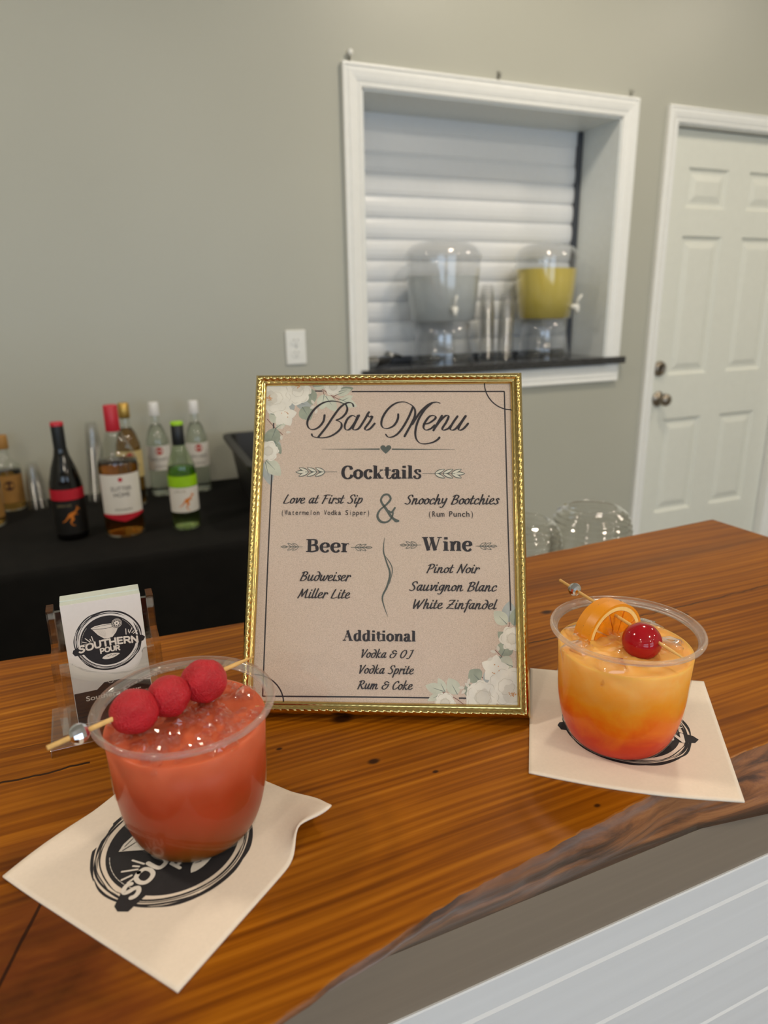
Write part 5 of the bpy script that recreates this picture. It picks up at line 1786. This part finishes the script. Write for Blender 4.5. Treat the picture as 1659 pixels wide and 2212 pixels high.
# orange piece: local frame with its axis along the stick
sl_ = bpy.data.objects.new('orange_slice', None)
COL.objects.link(sl_)
sl_.parent = gk2
ax = D2.normalized()
zx = Vector((0, 0, 1)) - ax * ax.z
zx.normalize()
xx = zx.cross(ax) * -1
Rm = Matrix((xx, ax, zx)).transposed().to_4x4()
ctr = D2 * .43 + Vector((.0014, 0, -.0192))
sl_.matrix_local = Matrix.Translation(ctr) @ Rm @ Matrix.Rotation(math.radians(9), 4, 'X')
HT = .0072
def sector(r0, r1, a0, a1, y0, y1, nseg=40, bulge=0):
    mb = MB()
    vs = []
    for k in range(nseg + 1):
        a_ = a0 + (a1 - a0) * k / nseg
        for (r, y) in ((r0, y0), (r1, y0), (r1 + bulge, (y0 + y1) / 2), (r1, y1), (r0, y1)):
            vs.append((r * math.cos(a_), y, r * math.sin(a_)))
    fs = []
    for k in range(nseg):
        for i in range(5):
            j = (i + 1) % 5
            fs.append((k * 5 + i, k * 5 + j, (k + 1) * 5 + j, (k + 1) * 5 + i))
    fs += [tuple(range(5)), tuple(nseg * 5 + i for i in range(5))]
    mb.add(vs, fs)
    return mb
RO = .0252
sector(RO - .0018, RO, -.15, PI + .15, -HT, HT, 110, .0006).build('peel', M['peel'], sl_)
sector(RO - .0046, RO - .0018, -.15, PI + .15, -HT + .0002, HT - .0002, 48).build('pith', M['pith'], sl_)
pu = MB()
for k in range(5):
    a0 = -.15 + k * (PI + .3) / 5 + .035
    a1 = -.15 + (k + 1) * (PI + .3) / 5 - .035
    q = sector(.002, RO - .0049, a0, a1, -HT + .0004, HT - .0004 + .0006, 10)
    pu.add(q.v, q.f)
pu.build('pulp', M['pulp'], sl_)
mm = sector(.001, RO - .0044, -.15, PI + .15, -HT + .001, HT - .0008, 40)
mm.build('membrane', M['pith'], sl_)
MB().ball(((RO + .0003) * math.cos(1.95), .0012, (RO + .0003) * math.sin(1.95)), .0011, 10, 6, (1, .7, .4)).build('peel_spot', M['dark_spot'], sl_)

# ================================================================== CARD HOLDER AND CARDS
ho = thing('card_holder', 'clear acrylic business card holder standing on the bar behind the pink drink', 'card holder', (-.010, .475, 0))
def hv(poly):
    return [(y - .475, z_) for (y, z_) in poly]
MB().box(-.0415, .0415, -.0268, .0285, 0, .006, .0004).build('base_plate', M['acrylic'], ho)
side = hv([(.463, .0062), (.463, .0612), (.465, .0622), (.484, .0630), (.486, .0650), (.486, .0878), (.487, .0888), (.500, .0888), (.500, .0062)])
for x0 in (-.0336, .0322):
    MB().prism(side, 'x', x0, x0 + .0046).build('side_panel', M['acrylic_edge'], ho)
MB().box(-.0288, .0320, .0180, .0215, .0062, .0850).build('back_plate', M['acrylic'], ho)
lp = [(-.0288, .0585), (-.0240, .0583), (-.0205, .0575), (-.0175, .0545), (-.0140, .0515), (-.0060, .0475), (.0030, .0448), (.0110, .0440), (.0165, .0450), (.0200, .0480), (.0228, .0530), (.0240, .0575), (.0265, .0595), (.0320, .0602)]
lp = [(x, z_) for (x, z_) in catmull(lp, 4)]
MB().prism([(-.0288, .0062)] + lp + [(.0320, .0062)], 'y', -.0120, -.0090).build('front_lip', M['acrylic'], ho)

CT = .0599
def card_mesh(th):
    m = MB()
    W2, Hc = .0508, .0889
    m.box(0, W2, 0, th, 0, Hc)
    return m
cards = []
for k in range(31):
    dz = -.0006 if k < 6 else .0006
    y0 = .4680 + k * .00052
    if k == 0:
        cd = thing('business_card', 'front business card with round black cocktail logo in the clear holder', 'business card', (-.0334, y0, .0083), (-CT, 0, -.0053), 'business cards in the holder')
        card_mesh(.00042).build('card_stock', M['card'], cd)
        def TC(u, v_, l):
            return (u, -l, v_)
        cx, cz, rc_ = .0268, .0588, .0218
        TCl = lambda u, v_, l: TC(cx + u * rc_, cz + v_ * rc_, l)
        inks = [Ink(TCl, q_) for q_ in (.00003, .00030, .00045, .00052)]
        draw_logo(*inks)
        for k_, m_ in zip(inks, ('card_ink', 'white_ink', 'card_ink', 'white_ink')):
            k_.build('logo_print', M[m_], cd)
        kb_ = Ink(TC, .00003)
        kb_.poly([(0.0003, 0.0003), (.0505, .0003), (.0505, .0235), (.0305, .0285), (.0203, .0285), (.0150, .0240), (.0003, .0240)])
        kb_.build('black_panel', M['card_ink'], cd)
        wt = Ink(TC, .00012)
        wt.font('Southern Pour', .0072, .0170, .0036, .0365, 0, .02)
        wt.font('6', .0085, .0055, .0026)
        wt.stroke([(.0245 + .0018 * math.cos(j * PI / 3), .0287 + .0018 * math.sin(j * PI / 3)) for j in range(7)], .0004, None, 1, False)
        wt.build('lettering', M['white_ink'], cd)
    else:
        if not cards:
            o = card_mesh(.00046).build('business_card', M['card_edge'])
            tag(o, 'blank-edged business card stacked behind the printed front card in the clear holder', 'business card', 'business cards in the holder')
        else:
            o = cards[0].copy()
            COL.objects.link(o)
        o.location = (-.0334 + .0002 * math.sin(k * 1.7), y0, .0083 + (0.0 if k < 13 else .0009))
        o.rotation_euler = (-CT, 0, -.0053)
        cards.append(o)
